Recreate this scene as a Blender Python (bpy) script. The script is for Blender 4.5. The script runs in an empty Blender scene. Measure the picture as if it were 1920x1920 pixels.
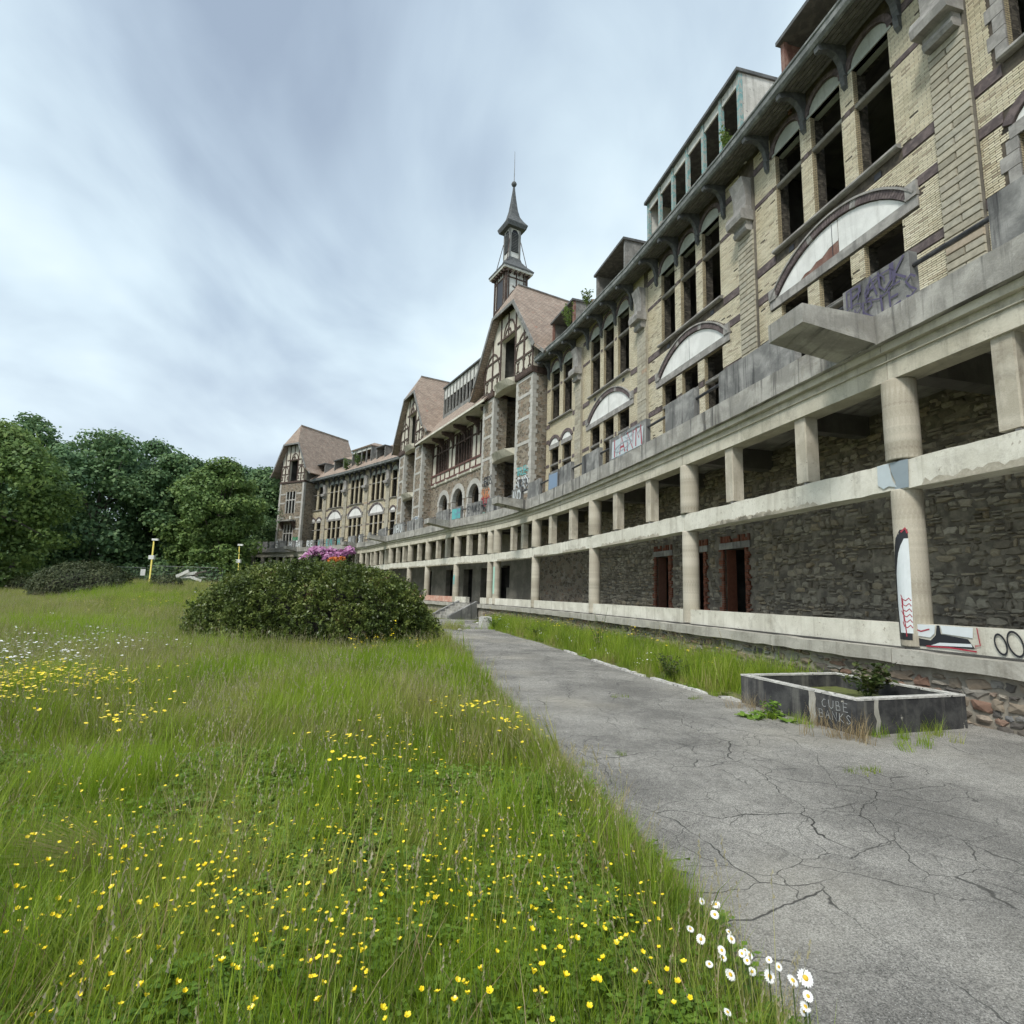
import bpy, math, random
import numpy as np
from mathutils import Matrix, Vector
random.seed(11)
rng = np.random.default_rng(11)
R_ = math.radians
scene = bpy.context.scene
COL = scene.collection

# ------------------------------------------------------------------ camera
F_PX, PITCH, ROLL, HC = 1038.5, R_(8.43), R_(1.74), 1.5
_cp, _sp, _cr, _sr = math.cos(PITCH), math.sin(PITCH), math.cos(ROLL), math.sin(ROLL)
_r, _u = np.array([1., 0, 0]), np.array([0, -_sp, _cp])
CF = np.array([0, _cp, _sp]); CR = _cr*_r + _sr*_u; CU = -_sr*_r + _cr*_u
cam = bpy.data.cameras.new('camera'); cam.sensor_width = 36; cam.lens = F_PX/1920*36
cam.clip_start = 0.05; cam.clip_end = 2000
cam_o = bpy.data.objects.new('camera', cam); COL.objects.link(cam_o)
cam_o.matrix_world = Matrix(((CR[0], CU[0], -CF[0], 0), (CR[1], CU[1], -CF[1], 0), (CR[2], CU[2], -CF[2], HC), (0, 0, 0, 1)))
scene.camera = cam_o

def ray(px, py):
    """direction of a photo pixel (1920 px frame)"""
    return CF + CR*(px-960)/F_PX - CU*(py-960)/F_PX
def at_y(px, py, y):
    d = ray(px, py); return np.array([0, 0, HC]) + d*y/d[1]
def at_z(px, py, z=0.):
    d = ray(px, py); return np.array([0, 0, HC]) + d*(z-HC)/d[2]

# ------------------------------------------------------------------ world, sun, exposure
SUN_EL, SUN_AZ = R_(52), R_(215)      # azimuth from +Y, clockwise: behind and left of the camera
wd = bpy.data.worlds.new('World'); scene.world = wd; wd.use_nodes = True
nt = wd.node_tree; nt.nodes.clear()
def nd(nt, typ, **kw):
    n = nt.nodes.new(typ)
    for k, v in kw.items():
        if k.startswith('i_'):
            n.inputs[k[2:].replace('_', ' ')].default_value = v
        else:
            setattr(n, k, v)
    return n
def ramp(nt, stops, interp='LINEAR'):
    n = nt.nodes.new('ShaderNodeValToRGB'); e = n.color_ramp.elements; n.color_ramp.interpolation = interp
    while len(e) < len(stops): e.new(0.5)
    for x, (p, c) in zip(e, stops):
        x.position = p; x.color = (*c, 1) if len(c) == 3 else c
    return n
L = nt.links.new
sky = nd(nt, 'ShaderNodeTexSky', sky_type='NISHITA', sun_disc=False, sun_elevation=SUN_EL, sun_rotation=SUN_AZ, air_density=1.0, dust_density=3.0)
bg1 = nd(nt, 'ShaderNodeBackground'); bg1.inputs[1].default_value = 0.10; L(sky.outputs[0], bg1.inputs[0])
tc = nd(nt, 'ShaderNodeTexCoord'); sx = nd(nt, 'ShaderNodeSeparateXYZ'); L(tc.outputs['Generated'], sx.inputs[0])
zz = nd(nt, 'ShaderNodeMath', operation='ADD'); L(sx.outputs[2], zz.inputs[0]); zz.inputs[1].default_value = 0.32
zc = nd(nt, 'ShaderNodeMath', operation='MAXIMUM'); L(zz.outputs[0], zc.inputs[0]); zc.inputs[1].default_value = 0.1
dx = nd(nt, 'ShaderNodeMath', operation='DIVIDE'); L(sx.outputs[0], dx.inputs[0]); L(zc.outputs[0], dx.inputs[1])
dy = nd(nt, 'ShaderNodeMath', operation='DIVIDE'); L(sx.outputs[1], dy.inputs[0]); L(zc.outputs[0], dy.inputs[1])
cb = nd(nt, 'ShaderNodeCombineXYZ'); L(dx.outputs[0], cb.inputs[0]); L(dy.outputs[0], cb.inputs[1])
mp = nd(nt, 'ShaderNodeMapping'); L(cb.outputs[0], mp.inputs[0]); mp.inputs['Location'].default_value = (4.167, 3.36, 0); mp.inputs['Rotation'].default_value = (0, 0, R_(-50)); mp.inputs['Scale'].default_value = (0.95, 0.72, 1)
n1 = nd(nt, 'ShaderNodeTexNoise', i_Scale=0.95, i_Detail=5.0, i_Roughness=0.48, i_Distortion=0.3); L(mp.outputs[0], n1.inputs['Vector'])
n2 = nd(nt, 'ShaderNodeTexNoise', i_Scale=2.8, i_Detail=6.0, i_Roughness=0.52, i_Distortion=0.4); L(mp.outputs[0], n2.inputs['Vector'])
mx = nd(nt, 'ShaderNodeMath', operation='MULTIPLY_ADD'); L(n2.outputs[0], mx.inputs[0]); mx.inputs[1].default_value = 0.24; L(n1.outputs[0], mx.inputs[2])
rp = ramp(nt, [(0.50, (0.19, 0.235, 0.295)), (0.57, (0.27, 0.33, 0.39)), (0.64, (0.37, 0.445, 0.49)), (0.74, (0.49, 0.56, 0.585))])
L(mx.outputs[0], rp.inputs[0])
# horizon brightening of an overcast sky
hz = nd(nt, 'ShaderNodeMapRange'); L(sx.outputs[2], hz.inputs[0])
hz.inputs['From Min'].default_value = 0.0; hz.inputs['From Max'].default_value = 0.42; hz.inputs['To Min'].default_value = 0.62; hz.inputs['To Max'].default_value = 0.0
mxh = nd(nt, 'ShaderNodeMix', data_type='RGBA'); L(hz.outputs[0], mxh.inputs[0]); L(rp.outputs[0], mxh.inputs[6]); mxh.inputs[7].default_value = (0.45, 0.50, 0.53, 1)
bg2 = nd(nt, 'ShaderNodeBackground'); bg2.inputs[1].default_value = 1.0; L(mxh.outputs[2], bg2.inputs[0])
ms = nd(nt, 'ShaderNodeMixShader'); ms.inputs[0].default_value = 0.90; L(bg1.outputs[0], ms.inputs[1]); L(bg2.outputs[0], ms.inputs[2])
wo = nd(nt, 'ShaderNodeOutputWorld'); L(ms.outputs[0], wo.inputs[0])
sl = bpy.data.lights.new('sun', 'SUN'); sl.energy = 1.5; sl.angle = R_(14); sl.color = (1, 0.965, 0.9)
so = bpy.data.objects.new('sun', sl); COL.objects.link(so)
_sd = Vector((math.sin(SUN_AZ)*math.cos(SUN_EL), math.cos(SUN_AZ)*math.cos(SUN_EL), math.sin(SUN_EL)))
so.rotation_euler = (-_sd).to_track_quat('-Z', 'Y').to_euler(); so.location = (-20, -30, 40)
vs = scene.view_settings; vs.view_transform = 'Standard'; vs.look = 'None'; vs.exposure = 1.05; vs.gamma = 1.0; vs.use_curve_mapping = False
scene.cycles.use_adaptive_sampling = True; scene.cycles.adaptive_threshold = 0.025; scene.cycles.max_bounces = 4; scene.cycles.diffuse_bounces = 2; scene.cycles.glossy_bounces = 2; scene.cycles.transmission_bounces = 2

# ------------------------------------------------------------------ material helpers
def newmat(name):
    m = bpy.data.materials.new(name); m.use_nodes = True
    nt = m.node_tree; return m, nt, nt.nodes['Principled BSDF']
def uvv(nt, scale=(1, 1, 1), rand=False):
    uv = nd(nt, 'ShaderNodeUVMap'); mp = nd(nt, 'ShaderNodeMapping'); mp.inputs['Scale'].default_value = scale
    nt.links.new(uv.outputs[0], mp.inputs[0])
    if rand:
        oi = nd(nt, 'ShaderNodeObjectInfo'); c = nd(nt, 'ShaderNodeMath', operation='MULTIPLY'); c.inputs[1].default_value = 37.0
        nt.links.new(oi.outputs['Random'], c.inputs[0]); nt.links.new(c.outputs[0], mp.inputs['Location'])
    return mp.outputs[0]
def posv(nt):
    return nd(nt, 'ShaderNodeNewGeometry').outputs['Position']
def noise(nt, vec, scale, detail=4, rough=.55, dist=0):
    n = nd(nt, 'ShaderNodeTexNoise', i_Scale=scale, i_Detail=float(detail), i_Roughness=rough, i_Distortion=dist)
    nt.links.new(vec, n.inputs['Vector']); return n.outputs[0]
def mixc(nt, fac, a, b, blend='MIX'):
    n = nd(nt, 'ShaderNodeMix', data_type='RGBA', blend_type=blend)
    for s, v in ((0, fac), (6, a), (7, b)):
        if hasattr(v, 'links') or hasattr(v, 'is_output'): nt.links.new(v, n.inputs[s])
        elif s == 0: n.inputs[0].default_value = v
        else: n.inputs[s].default_value = (*v, 1)
    return n.outputs[2]
def step(nt, v, lo, hi):
    r = nd(nt, 'ShaderNodeMapRange', interpolation_type='SMOOTHSTEP'); nt.links.new(v, r.inputs[0])
    r.inputs['From Min'].default_value = lo; r.inputs['From Max'].default_value = hi; return r.outputs[0]
def bump(nt, b, h, strength=.4, dist=.02):
    n = nd(nt, 'ShaderNodeBump', i_Strength=strength, i_Distance=dist); nt.links.new(h, n.inputs['Height']); nt.links.new(n.outputs[0], b.inputs['Normal'])
def weather(name, c1, c2, c3=None, sc=2.0, streak=0.0, rough=.85, bstr=.35, bsc=30, lo=.4, hi=.65, spots=None, rand=True, grime=0.0):
    """two-tone weathered surface, optional vertical streaks of c3 and dark spots"""
    m, nt, b = newmat(name); v = uvv(nt, rand=rand)
    n = noise(nt, v, sc, 6, .6, .3); col = mixc(nt, step(nt, n, lo, hi), c1, c2)
    fine = noise(nt, v, bsc, 5, .65)
    if streak:
        v2 = uvv(nt, (5.5, .35, 1), rand); s = noise(nt, v2, 1.0, 5, .6, .2)
        col = mixc(nt, nt_scale(nt, step(nt, s, .5, .72), streak), col, c3)
    if spots:
        s2 = noise(nt, v, spots[0], 4, .7); col = mixc(nt, step(nt, s2, spots[1], spots[1]+.06), col, spots[2])
    if grime:
        g_ = noise(nt, v, 1.7, 9, .72, .5); col = mixc(nt, nt_scale(nt, step(nt, g_, .5, .72), grime), col, (.16, .14, .105)); g2_ = noise(nt, v, 6.0, 8, .75); col = mixc(nt, nt_scale(nt, step(nt, g2_, .58, .66), grime*.8), col, (.20, .175, .135))
    col = mixc(nt, .25, col, grey(nt, fine), 'OVERLAY')
    nt.links.new(col, b.inputs['Base Color']); b.inputs['Roughness'].default_value = rough
    bump(nt, b, fine, bstr, .01); return m
def nt_scale(nt, v, k):
    n = nd(nt, 'ShaderNodeMath', operation='MULTIPLY'); nt.links.new(v, n.inputs[0]); n.inputs[1].default_value = k; return n.outputs[0]
def grey(nt, v):
    c = nd(nt, 'ShaderNodeCombineColor')
    for i in range(3): nt.links.new(v, c.inputs[i])
    return c.outputs[0]
def flat(name, c, rough=.7, var=.15, sc=8):
    m, nt, b = newmat(name); v = uvv(nt, rand=True)
    n = noise(nt, v, sc, 4); d = tuple(x*(1-var) for x in c); l = tuple(min(1, x*(1+var)) for x in c)
    nt.links.new(mixc(nt, n, d, l), b.inputs['Base Color']); b.inputs['Roughness'].default_value = rough; return m
def island(name, stops, rough=.85, bsc=18, bstr=.5, var=.35):
    """colour differs from piece to piece"""
    m, nt, b = newmat(name); g = nd(nt, 'ShaderNodeNewGeometry'); oi = nd(nt, 'ShaderNodeObjectInfo')
    a = nd(nt, 'ShaderNodeMath', operation='ADD'); nt.links.new(g.outputs['Random Per Island'], a.inputs[0]); nt.links.new(oi.outputs['Random'], a.inputs[1])
    f = nd(nt, 'ShaderNodeMath', operation='FRACT'); nt.links.new(a.outputs[0], f.inputs[0])
    r = ramp(nt, stops); nt.links.new(f.outputs[0], r.inputs[0])
    n = noise(nt, g.outputs['Position'], bsc, 5, .6); col = mixc(nt, var, r.outputs[0], grey(nt, n), 'OVERLAY')
    big = noise(nt, g.outputs['Position'], .9, 3); col = mixc(nt, .35, col, grey(nt, big), 'SOFT_LIGHT')
    nt.links.new(col, b.inputs['Base Color']); b.inputs['Roughness'].default_value = rough; bump(nt, b, n, bstr, .01); return m
def brickmat(name, c1, c2, mortar, bw, rh, ms, sc=1.0, bstr=.5, dirt=None, rough=.6):
    m, nt, b = newmat(name); v = uvv(nt)
    t = nd(nt, 'ShaderNodeTexBrick', i_Scale=sc, i_Mortar_Size=ms, i_Mortar_Smooth=.15, i_Bias=0.0, i_Brick_Width=bw, i_Row_Height=rh)
    nt.links.new(v, t.inputs['Vector']); t.inputs['Color1'].default_value = (*c1, 1); t.inputs['Color2'].default_value = (*c2, 1); t.inputs['Mortar'].default_value = (*mortar, 1)
    n = noise(nt, v, 1.1, 5); col = mixc(nt, .4, t.outputs[0], grey(nt, n), 'OVERLAY')
    if dirt:
        d = noise(nt, v, 2.7, 6, .65); col = mixc(nt, step(nt, d, .56, .72), col, dirt)
    nt.links.new(col, b.inputs['Base Color']); b.inputs['Roughness'].default_value = rough
    bump(nt, b, t.outputs[1], -bstr, .012); return m
def rubblemat(name, stops, mortar, sc, edge=.06, bstr=.8, stretch=1.6):
    m, nt, b = newmat(name); v0 = uvv(nt, (1, stretch, 1))
    w = nd(nt, 'ShaderNodeTexNoise', i_Scale=3.0, i_Detail=2.0); nt.links.new(v0, w.inputs['Vector'])
    mv = nd(nt, 'ShaderNodeMix', data_type='RGBA'); mv.inputs[0].default_value = .06; nt.links.new(v0, mv.inputs[6]); nt.links.new(w.outputs[1], mv.inputs[7])
    a = nd(nt, 'ShaderNodeTexVoronoi', feature='DISTANCE_TO_EDGE', i_Scale=sc); nt.links.new(mv.outputs[2], a.inputs['Vector'])
    c = nd(nt, 'ShaderNodeTexVoronoi', feature='F1', i_Scale=sc); nt.links.new(mv.outputs[2], c.inputs['Vector'])
    sp = nd(nt, 'ShaderNodeSeparateColor'); nt.links.new(c.outputs['Color'], sp.inputs[0])
    r = ramp(nt, stops); nt.links.new(sp.outputs[0], r.inputs[0])
    e = step(nt, a.outputs[0], edge*.4, edge); n = noise(nt, v0, 22, 5)
    col = mixc(nt, .35, mixc(nt, e, mortar, r.outputs[0]), grey(nt, n), 'OVERLAY')
    nt.links.new(col, b.inputs['Base Color']); b.inputs['Roughness'].default_value = .9; bump(nt, b, e, bstr, .03); return m
def leafmat(name, stops, trans=.3, psc=.5, rough=.55, pvar=.35, hue=None):
    """leaf colour varies per leaf / instance and by patches over the ground"""
    m, nt, b = newmat(name); g = nd(nt, 'ShaderNodeNewGeometry'); oi = nd(nt, 'ShaderNodeObjectInfo')
    a = nd(nt, 'ShaderNodeMath', operation='ADD'); nt.links.new(g.outputs['Random Per Island'], a.inputs[0]); nt.links.new(oi.outputs['Random'], a.inputs[1])
    f = nd(nt, 'ShaderNodeMath', operation='FRACT'); nt.links.new(a.outputs[0], f.inputs[0])
    n = noise(nt, g.outputs['Position'], psc, 3); q = nd(nt, 'ShaderNodeMix', data_type='FLOAT'); q.inputs[0].default_value = pvar
    nt.links.new(f.outputs[0], q.inputs[2]); nt.links.new(step(nt, n, .32, .68), q.inputs[3])
    r = ramp(nt, stops); nt.links.new(q.outputs[0], r.inputs[0])
    nt.links.new(r.outputs[0], b.inputs['Base Color']); b.inputs['Roughness'].default_value = rough; b.inputs['Specular IOR Level'].default_value = .3
    if trans:
        t = nd(nt, 'ShaderNodeBsdfTranslucent'); nt.links.new(r.outputs[0], t.inputs[0]); ms = nd(nt, 'ShaderNodeMixShader'); ms.inputs[0].default_value = trans
        nt.links.new(b.outputs[0], ms.inputs[1]); nt.links.new(t.outputs[0], ms.inputs[2]); nt.links.new(ms.outputs[0], nt.nodes['Material Output'].inputs[0])
    return m

MT = {}
MT['brick'] = brickmat('yellow_glazed_brick', (.61, .545, .39), (.52, .455, .31), (.08, .068, .052), .20, .05, .0055, dirt=(.33, .28, .19))
MT['brick_geo'] = island('yellow_brick_faces', [(0, (.50, .445, .31)), (.35, (.64, .58, .42)), (.7, (.70, .64, .485)), (.92, (.58, .50, .345)), (1, (.30, .245, .17))], .4, 30, .12, .15)
MT['mortar'] = weather('dark_brick_mortar', (.06, .048, .036), (.12, .098, .072), sc=5)
MT['band'] = weather('purple_brown_brick', (.085, .065, .066), (.165, .13, .125), sc=6, bsc=60)
MT['sill'] = weather('blue_grey_stone', (.24, .23, .215), (.37, .355, .33), (.10, .095, .09), sc=3, streak=.5)
MT['pil'] = island('pilaster_limestone', [(0, (.29, .265, .205)), (.4, (.42, .385, .30)), (.8, (.36, .34, .275)), (.97, (.38, .35, .28)), (1, (.40, .29, .20))], .85, 9, .5, .5)
MT['pilcore'] = weather('pilaster_joint', (.12, .11, .09), (.2, .18, .15))
MT['tymp'] = weather('white_boarding', (.68, .68, .65), (.80, .80, .77), (.40, .39, .36), sc=1.5, streak=.35, rough=.6, bstr=.1)
MT['tymp2'] = weather('grey_stone_tympanum', (.33, .35, .31), (.44, .46, .41), (.2, .2, .17), sc=2, streak=.4)
MT['rubble'] = rubblemat('rubble_masonry', [(0, (.105, .085, .06)), (.35, (.20, .165, .12)), (.6, (.29, .25, .185)), (.85, (.235, .17, .115)), (1, (.33, .30, .25))], (.30, .275, .23), 4.2)
MT['stone_geo'] = island('arcade_rubble_stone', [(0, (.19, .165, .125)), (.3, (.29, .26, .20)), (.65, (.385, .35, .27)), (.9, (.35, .29, .195)), (1, (.47, .43, .35))], .9, 11, .9, .5)
MT['plinth_geo'] = island('plinth_stone', [(0, (.085, .08, .075)), (.25, (.18, .15, .115)), (.5, (.25, .205, .15)), (.7, (.20, .12, .085)), (.85, (.30, .27, .22)), (1, (.14, .145, .15))], .9, 12, .7, .5)
MT['mortar2'] = weather('lime_mortar', (.14, .124, .097), (.30, .27, .21), sc=3, bsc=14, bstr=.7)
MT['mortar3'] = weather('plinth_mortar', (.23, .205, .165), (.34, .31, .255), sc=3, bsc=14, bstr=.7)
MT['render'] = weather('smeared_render', (.19, .175, .14), (.285, .265, .215), (.10, .09, .07), sc=1.2, streak=.3, bsc=9, bstr=.9)
MT['cream'] = weather('cream_concrete', (.47, .44, .35), (.60, .565, .465), (.19, .17, .13), sc=1.4, streak=.42, bsc=40, spots=(14, .70, (.22, .19, .15)), grime=.5)
MT['cream2'] = weather('pale_painted_concrete', (.58, .56, .475), (.71, .69, .60), (.30, .27, .21), sc=1.6, streak=.42, bsc=40, spots=(9, .64, (.33, .29, .23)), grime=.38)
MT['col'] = weather('column_concrete', (.42, .38, .30), (.54, .50, .41), (.22, .19, .145), sc=2.4, streak=.5, bsc=60, bstr=.5, spots=(13, .66, (.24, .20, .155)), grime=.5)
MT['conc'] = weather('weathered_concrete', (.27, .26, .235), (.44, .425, .385), (.05, .048, .046), sc=1.8, streak=.9, bsc=35, bstr=.5, grime=.5)
MT['concd'] = weather('blackened_concrete', (.15, .15, .145), (.32, .315, .30), (.025, .025, .027), sc=1.6, streak=.95, bsc=35, bstr=.5)
MT['planter'] = weather('mossy_black_concrete', (.028, .028, .03), (.075, .075, .072), (.26, .25, .22), sc=3.5, streak=.5, bsc=22, bstr=.8, spots=(5, .66, (.42, .40, .35)))
MT['rim'] = weather('lichen_white_rim', (.42, .41, .38), (.62, .61, .57), sc=9, bsc=30, bstr=.8, spots=(12, .58, (.08, .08, .075)))
MT['ledge'] = weather('stained_ledge', (.34, .325, .28), (.46, .44, .385), (.17, .155, .13), sc=1.8, streak=.5, bsc=30, bstr=.5, grime=.5)
MT['quoin'] = weather('pale_limestone', (.40, .39, .355), (.50, .485, .445), (.24, .23, .2), sc=2, streak=.3)
MT['wood'] = weather('dark_timber', (.055, .035, .028), (.105, .07, .055), sc=4, bsc=25)
MT['woodr'] = weather('red_brown_timber', (.095, .045, .038), (.15, .075, .062), sc=4, bsc=25)
MT['plaster'] = weather('cream_plaster', (.50, .47, .385), (.60, .57, .485), (.34, .3, .23), sc=1.6, streak=.4)
MT['roof'] = brickmat('faded_shingle_roof', (.27, .205, .16), (.37, .295, .235), (.13, .105, .085), .25, .16, .012, dirt=(.30, .165, .115), rough=.85)
MT['slate'] = weather('grey_slate', (.075, .08, .082), (.13, .135, .135), sc=5, bsc=40)
MT['slate2'] = weather('slate_dormer_cheek', (.16, .16, .15), (.26, .255, .24), sc=3, bsc=20, spots=(6, .6, (.08, .085, .08)))
MT['gutter'] = weather('weathered_zinc', (.13, .14, .135), (.25, .26, .25), (.05, .055, .05), sc=3, streak=.5, bsc=20)
MT['soffit'] = weather('soffit_boards', (.115, .112, .095), (.19, .185, .16), sc=4, bsc=20)
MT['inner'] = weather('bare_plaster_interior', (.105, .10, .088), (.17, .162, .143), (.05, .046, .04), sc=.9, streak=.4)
MT['jamb'] = brickmat('jamb_brick', (.46, .39, .25), (.36, .30, .19), (.07, .06, .045), .20, .05, .006, dirt=(.16, .135, .10))
MT['darkrubble'] = rubblemat('sooty_rubble', [(0, (.03, .026, .02)), (.5, (.075, .065, .05)), (1, (.13, .115, .09))], (.045, .04, .03), 9.0)  # darker rubble tones for the wall's inner leaf
MT['dark'] = weather('sooty_interior', (.05, .048, .044), (.10, .095, .085), sc=1)  # dark tone puts the shade of passages, attics and gallery into the colour
MT['redbrick'] = island('red_brick_surround', [(0, (.17, .058, .032)), (.5, (.25, .09, .05)), (1, (.21, .11, .075))], .9, 14, .6, .4)
MT['teal'] = weather('peeling_teal_paint', (.15, .31, .315), (.25, .38, .38), sc=4, spots=(7, .47, (.36, .36, .33)))
MT['redmetal'] = weather('rusty_red_frame', (.17, .085, .065), (.26, .16, .13), sc=4)
MT['whiteboard'] = weather('flaking_white_panel', (.52, .52, .48), (.66, .66, .62), (.2, .2, .18), sc=2, streak=.5, spots=(5, .62, (.2, .2, .19)))
MT['pinkpaint'] = weather('faded_pink_paint', (.50, .255, .19), (.60, .42, .33), sc=2, spots=(9, .62, (.5, .45, .37)))
MT['flake'] = weather('flaked_concrete', (.36, .33, .26), (.46, .425, .345), sc=4, bsc=30, bstr=.7)
MT['steel'] = weather('galvanised_steel', (.20, .205, .21), (.30, .305, .31), sc=5)
MT['rail'] = weather('dark_iron_rail', (.06, .058, .065), (.12, .115, .12), sc=5)
MT['yellow'] = flat('yellow_pole_paint', (.62, .52, .10), .5)
MT['white'] = flat('white_paint', (.70, .70, .68), .6)
MT['stain'] = flat('black_spray', (.022, .022, .028), .5)  # black for board joints and for shade painted into vents and openings
def paint(n, c): MT['p_'+n] = flat('spray_paint_'+n, c, .45, .1)
for n, c in dict(black=(.018, .019, .024), white=(.66, .70, .71), pale=(.50, .56, .58), red=(.36, .035, .055), purple=(.075, .06, .12), teal=(.12, .42, .42), blue=(.20, .28, .40), grey=(.26, .31, .34), chalk=(.33, .34, .34), orange=(.55, .22, .09), mint=(.36, .58, .48), green=(.07, .25, .13)).items(): paint(n, c)

# ------------------------------------------------------------------ mesh helpers
WM = {}
def link(o, parent=None, world=None):
    COL.objects.link(o); world = world if world is not None else Matrix.Identity(4)
    WM[o.name] = world
    if parent is not None:
        o.parent = parent; o.matrix_parent_inverse = WM[parent.name].inverted()
    o.matrix_basis = world
    return o
def thing(name, label, cat, loc=(0, 0, 0), group=None, rz=0.0):
    o = bpy.data.objects.new(name, None); o.empty_display_size = .2
    link(o, None, Matrix.Translation(loc) @ Matrix.Rotation(rz, 4, 'Z')); tag(o, label, cat, group); return o
def tag(o, label=None, cat=None, group=None, kind=None):
    for k, v in (('label', label), ('category', cat), ('group', group), ('kind', kind)):
        if v: o[k] = v
    return o
class Fr:
    """wall frame: s along the wall, d into the building, z up"""
    def __init__(self, o, u):
        self.o = np.array(o[:2], float); u = np.array(u[:2], float); self.u = u/np.linalg.norm(u); self.w = np.array([self.u[1], -self.u[0]])
    def pt(self, s, d, z):
        p = self.o + self.u*s + self.w*d; return (p[0], p[1], z)
    def mat(self, s, d, z, mirror=False):
        p = self.o + self.u*s + self.w*d
        return Matrix(((self.u[0], -self.w[0], 0, p[0]), (self.u[1], -self.w[1], 0, p[1]), (0, 0, 1, z), (0, 0, 0, 1)))
    def sub(self, s, d): return Fr(self.o + self.u*s + self.w*d, self.u)
ID = Fr((0, 0), (1, 0))
class MB:
    def __init__(self): self.v = []; self.f = []; self.m = []
    def poly(self, pts, m=0):
        n = len(self.v); self.v += [tuple(p) for p in pts]; self.f.append(tuple(range(n, n+len(pts)))); self.m.append(m)
    def box(self, fr, s0, s1, d0, d1, z0, z1, m=0, skip_back=False):
        p = [fr.pt(s, d, z) for z in (z0, z1) for s, d in ((s0, d0), (s1, d0), (s1, d1), (s0, d1))]
        n = len(self.v); self.v += p
        fs = [(0, 1, 5, 4), (1, 2, 6, 5), (3, 0, 4, 7), (0, 3, 2, 1), (4, 5, 6, 7)]
        if not skip_back: fs.append((2, 3, 7, 6))
        for f in fs: self.f.append(tuple(n+i for i in f)); self.m.append(m)
    def prism(self, fr, pts, d0, d1, m=0):
        """polygon in (s,z) extruded from d0 to d1"""
        k = len(pts); n = len(self.v)
        self.v += [fr.pt(s, d0, z) for s, z in pts] + [fr.pt(s, d1, z) for s, z in pts]
        self.f.append(tuple(range(n, n+k))); self.f.append(tuple(range(n+2*k-1, n+k-1, -1))); self.m += [m, m]
        for i in range(k):
            j = (i+1) % k; self.f.append((n+i, n+k+i, n+k+j, n+j)); self.m.append(m)
    def profile(self, fr, pts, s0, s1, m=0):
        """polygon in (d,z) extruded along s"""
        k = len(pts); n = len(self.v)
        self.v += [fr.pt(s0, d, z) for d, z in pts] + [fr.pt(s1, d, z) for d, z in pts]
        self.f.append(tuple(range(n, n+k))); self.f.append(tuple(range(n+2*k-1, n+k-1, -1))); self.m += [m, m]
        for i in range(k):
            j = (i+1) % k; self.f.append((n+i, n+j, n+k+j, n+k+i)); self.m.append(m)
    def slab(self, pts, t, m=0):
        """planar polygon given thickness t along -normal"""
        P = [Vector(p) for p in pts]; nrm = (P[1]-P[0]).cross(P[2]-P[0]).normalized()
        if nrm.z < 0: nrm = -nrm
        k = len(P); n = len(self.v); self.v += [tuple(p) for p in P] + [tuple(p-nrm*t) for p in P]
        self.f.append(tuple(range(n, n+k))); self.f.append(tuple(range(n+2*k-1, n+k-1, -1))); self.m += [m, m]
        for i in range(k):
            j = (i+1) % k; self.f.append((n+i, n+k+i, n+k+j, n+j)); self.m.append(m)
    def tube(self, pts, r, k=6, m=0, cap=True):
        P = [Vector(p) for p in pts]; rs = r if hasattr(r, '__len__') else [r]*len(P); n = len(self.v)
        for i, p in enumerate(P):
            t = (P[min(i+1, len(P)-1)] - P[max(i-1, 0)]).normalized()
            a = t.cross(Vector((0, 0, 1)) if abs(t.z) < .95 else Vector((1, 0, 0))).normalized(); b = t.cross(a)
            self.v += [tuple(p + (a*math.cos(2*math.pi*j/k) + b*math.sin(2*math.pi*j/k))*rs[i]) for j in range(k)]
        for i in range(len(P)-1):
            for j in range(k):
                a0 = n+i*k+j; a1 = n+i*k+(j+1) % k; self.f.append((a0, a1, a1+k, a0+k)); self.m.append(m)
        if cap:
            self.f.append(tuple(range(n, n+k))); self.f.append(tuple(n+(len(P)-1)*k+j for j in range(k))); self.m += [m, m]
    def lathe(self, prof, k=20, c=(0, 0), m=0):
        n = len(self.v)
        for r, z in prof: self.v += [(c[0]+r*math.cos(2*math.pi*j/k), c[1]+r*math.sin(2*math.pi*j/k), z) for j in range(k)]
        for i in range(len(prof)-1):
            for j in range(k):
                a = n+i*k+j; b = n+i*k+(j+1) % k; self.f.append((a, b, b+k, a+k)); self.m.append(m)
        self.f.append(tuple(range(n+k-1, n-1, -1))); self.f.append(tuple(n+(len(prof)-1)*k+j for j in range(k))); self.m += [m, m]
    def beam(self, fr, a, b, wd, d0, d1, m=0):
        """straight bar between (s,z) points a and b in the wall plane"""
        a = np.array(a, float); b = np.array(b, float); t = b-a; t /= np.linalg.norm(t); nn = np.array([-t[1], t[0]])*wd/2
        self.prism(fr, [a-nn, b-nn, b+nn, a+nn], d0, d1, m)
    def arcbeam(self, fr, c, r, a0, a1, wd, d0, d1, n=10, m=0, sz=1.0):
        A = [R_(a0+(a1-a0)*i/n) for i in range(n+1)]
        inn = [(c[0]+(r-wd/2)*math.cos(t), c[1]+(r-wd/2)*math.sin(t)*sz) for t in A]; out = [(c[0]+(r+wd/2)*math.cos(t), c[1]+(r+wd/2)*math.sin(t)*sz) for t in A]
        for i in range(n): self.prism(fr, [inn[i], inn[i+1], out[i+1], out[i]], d0, d1, m)
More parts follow.
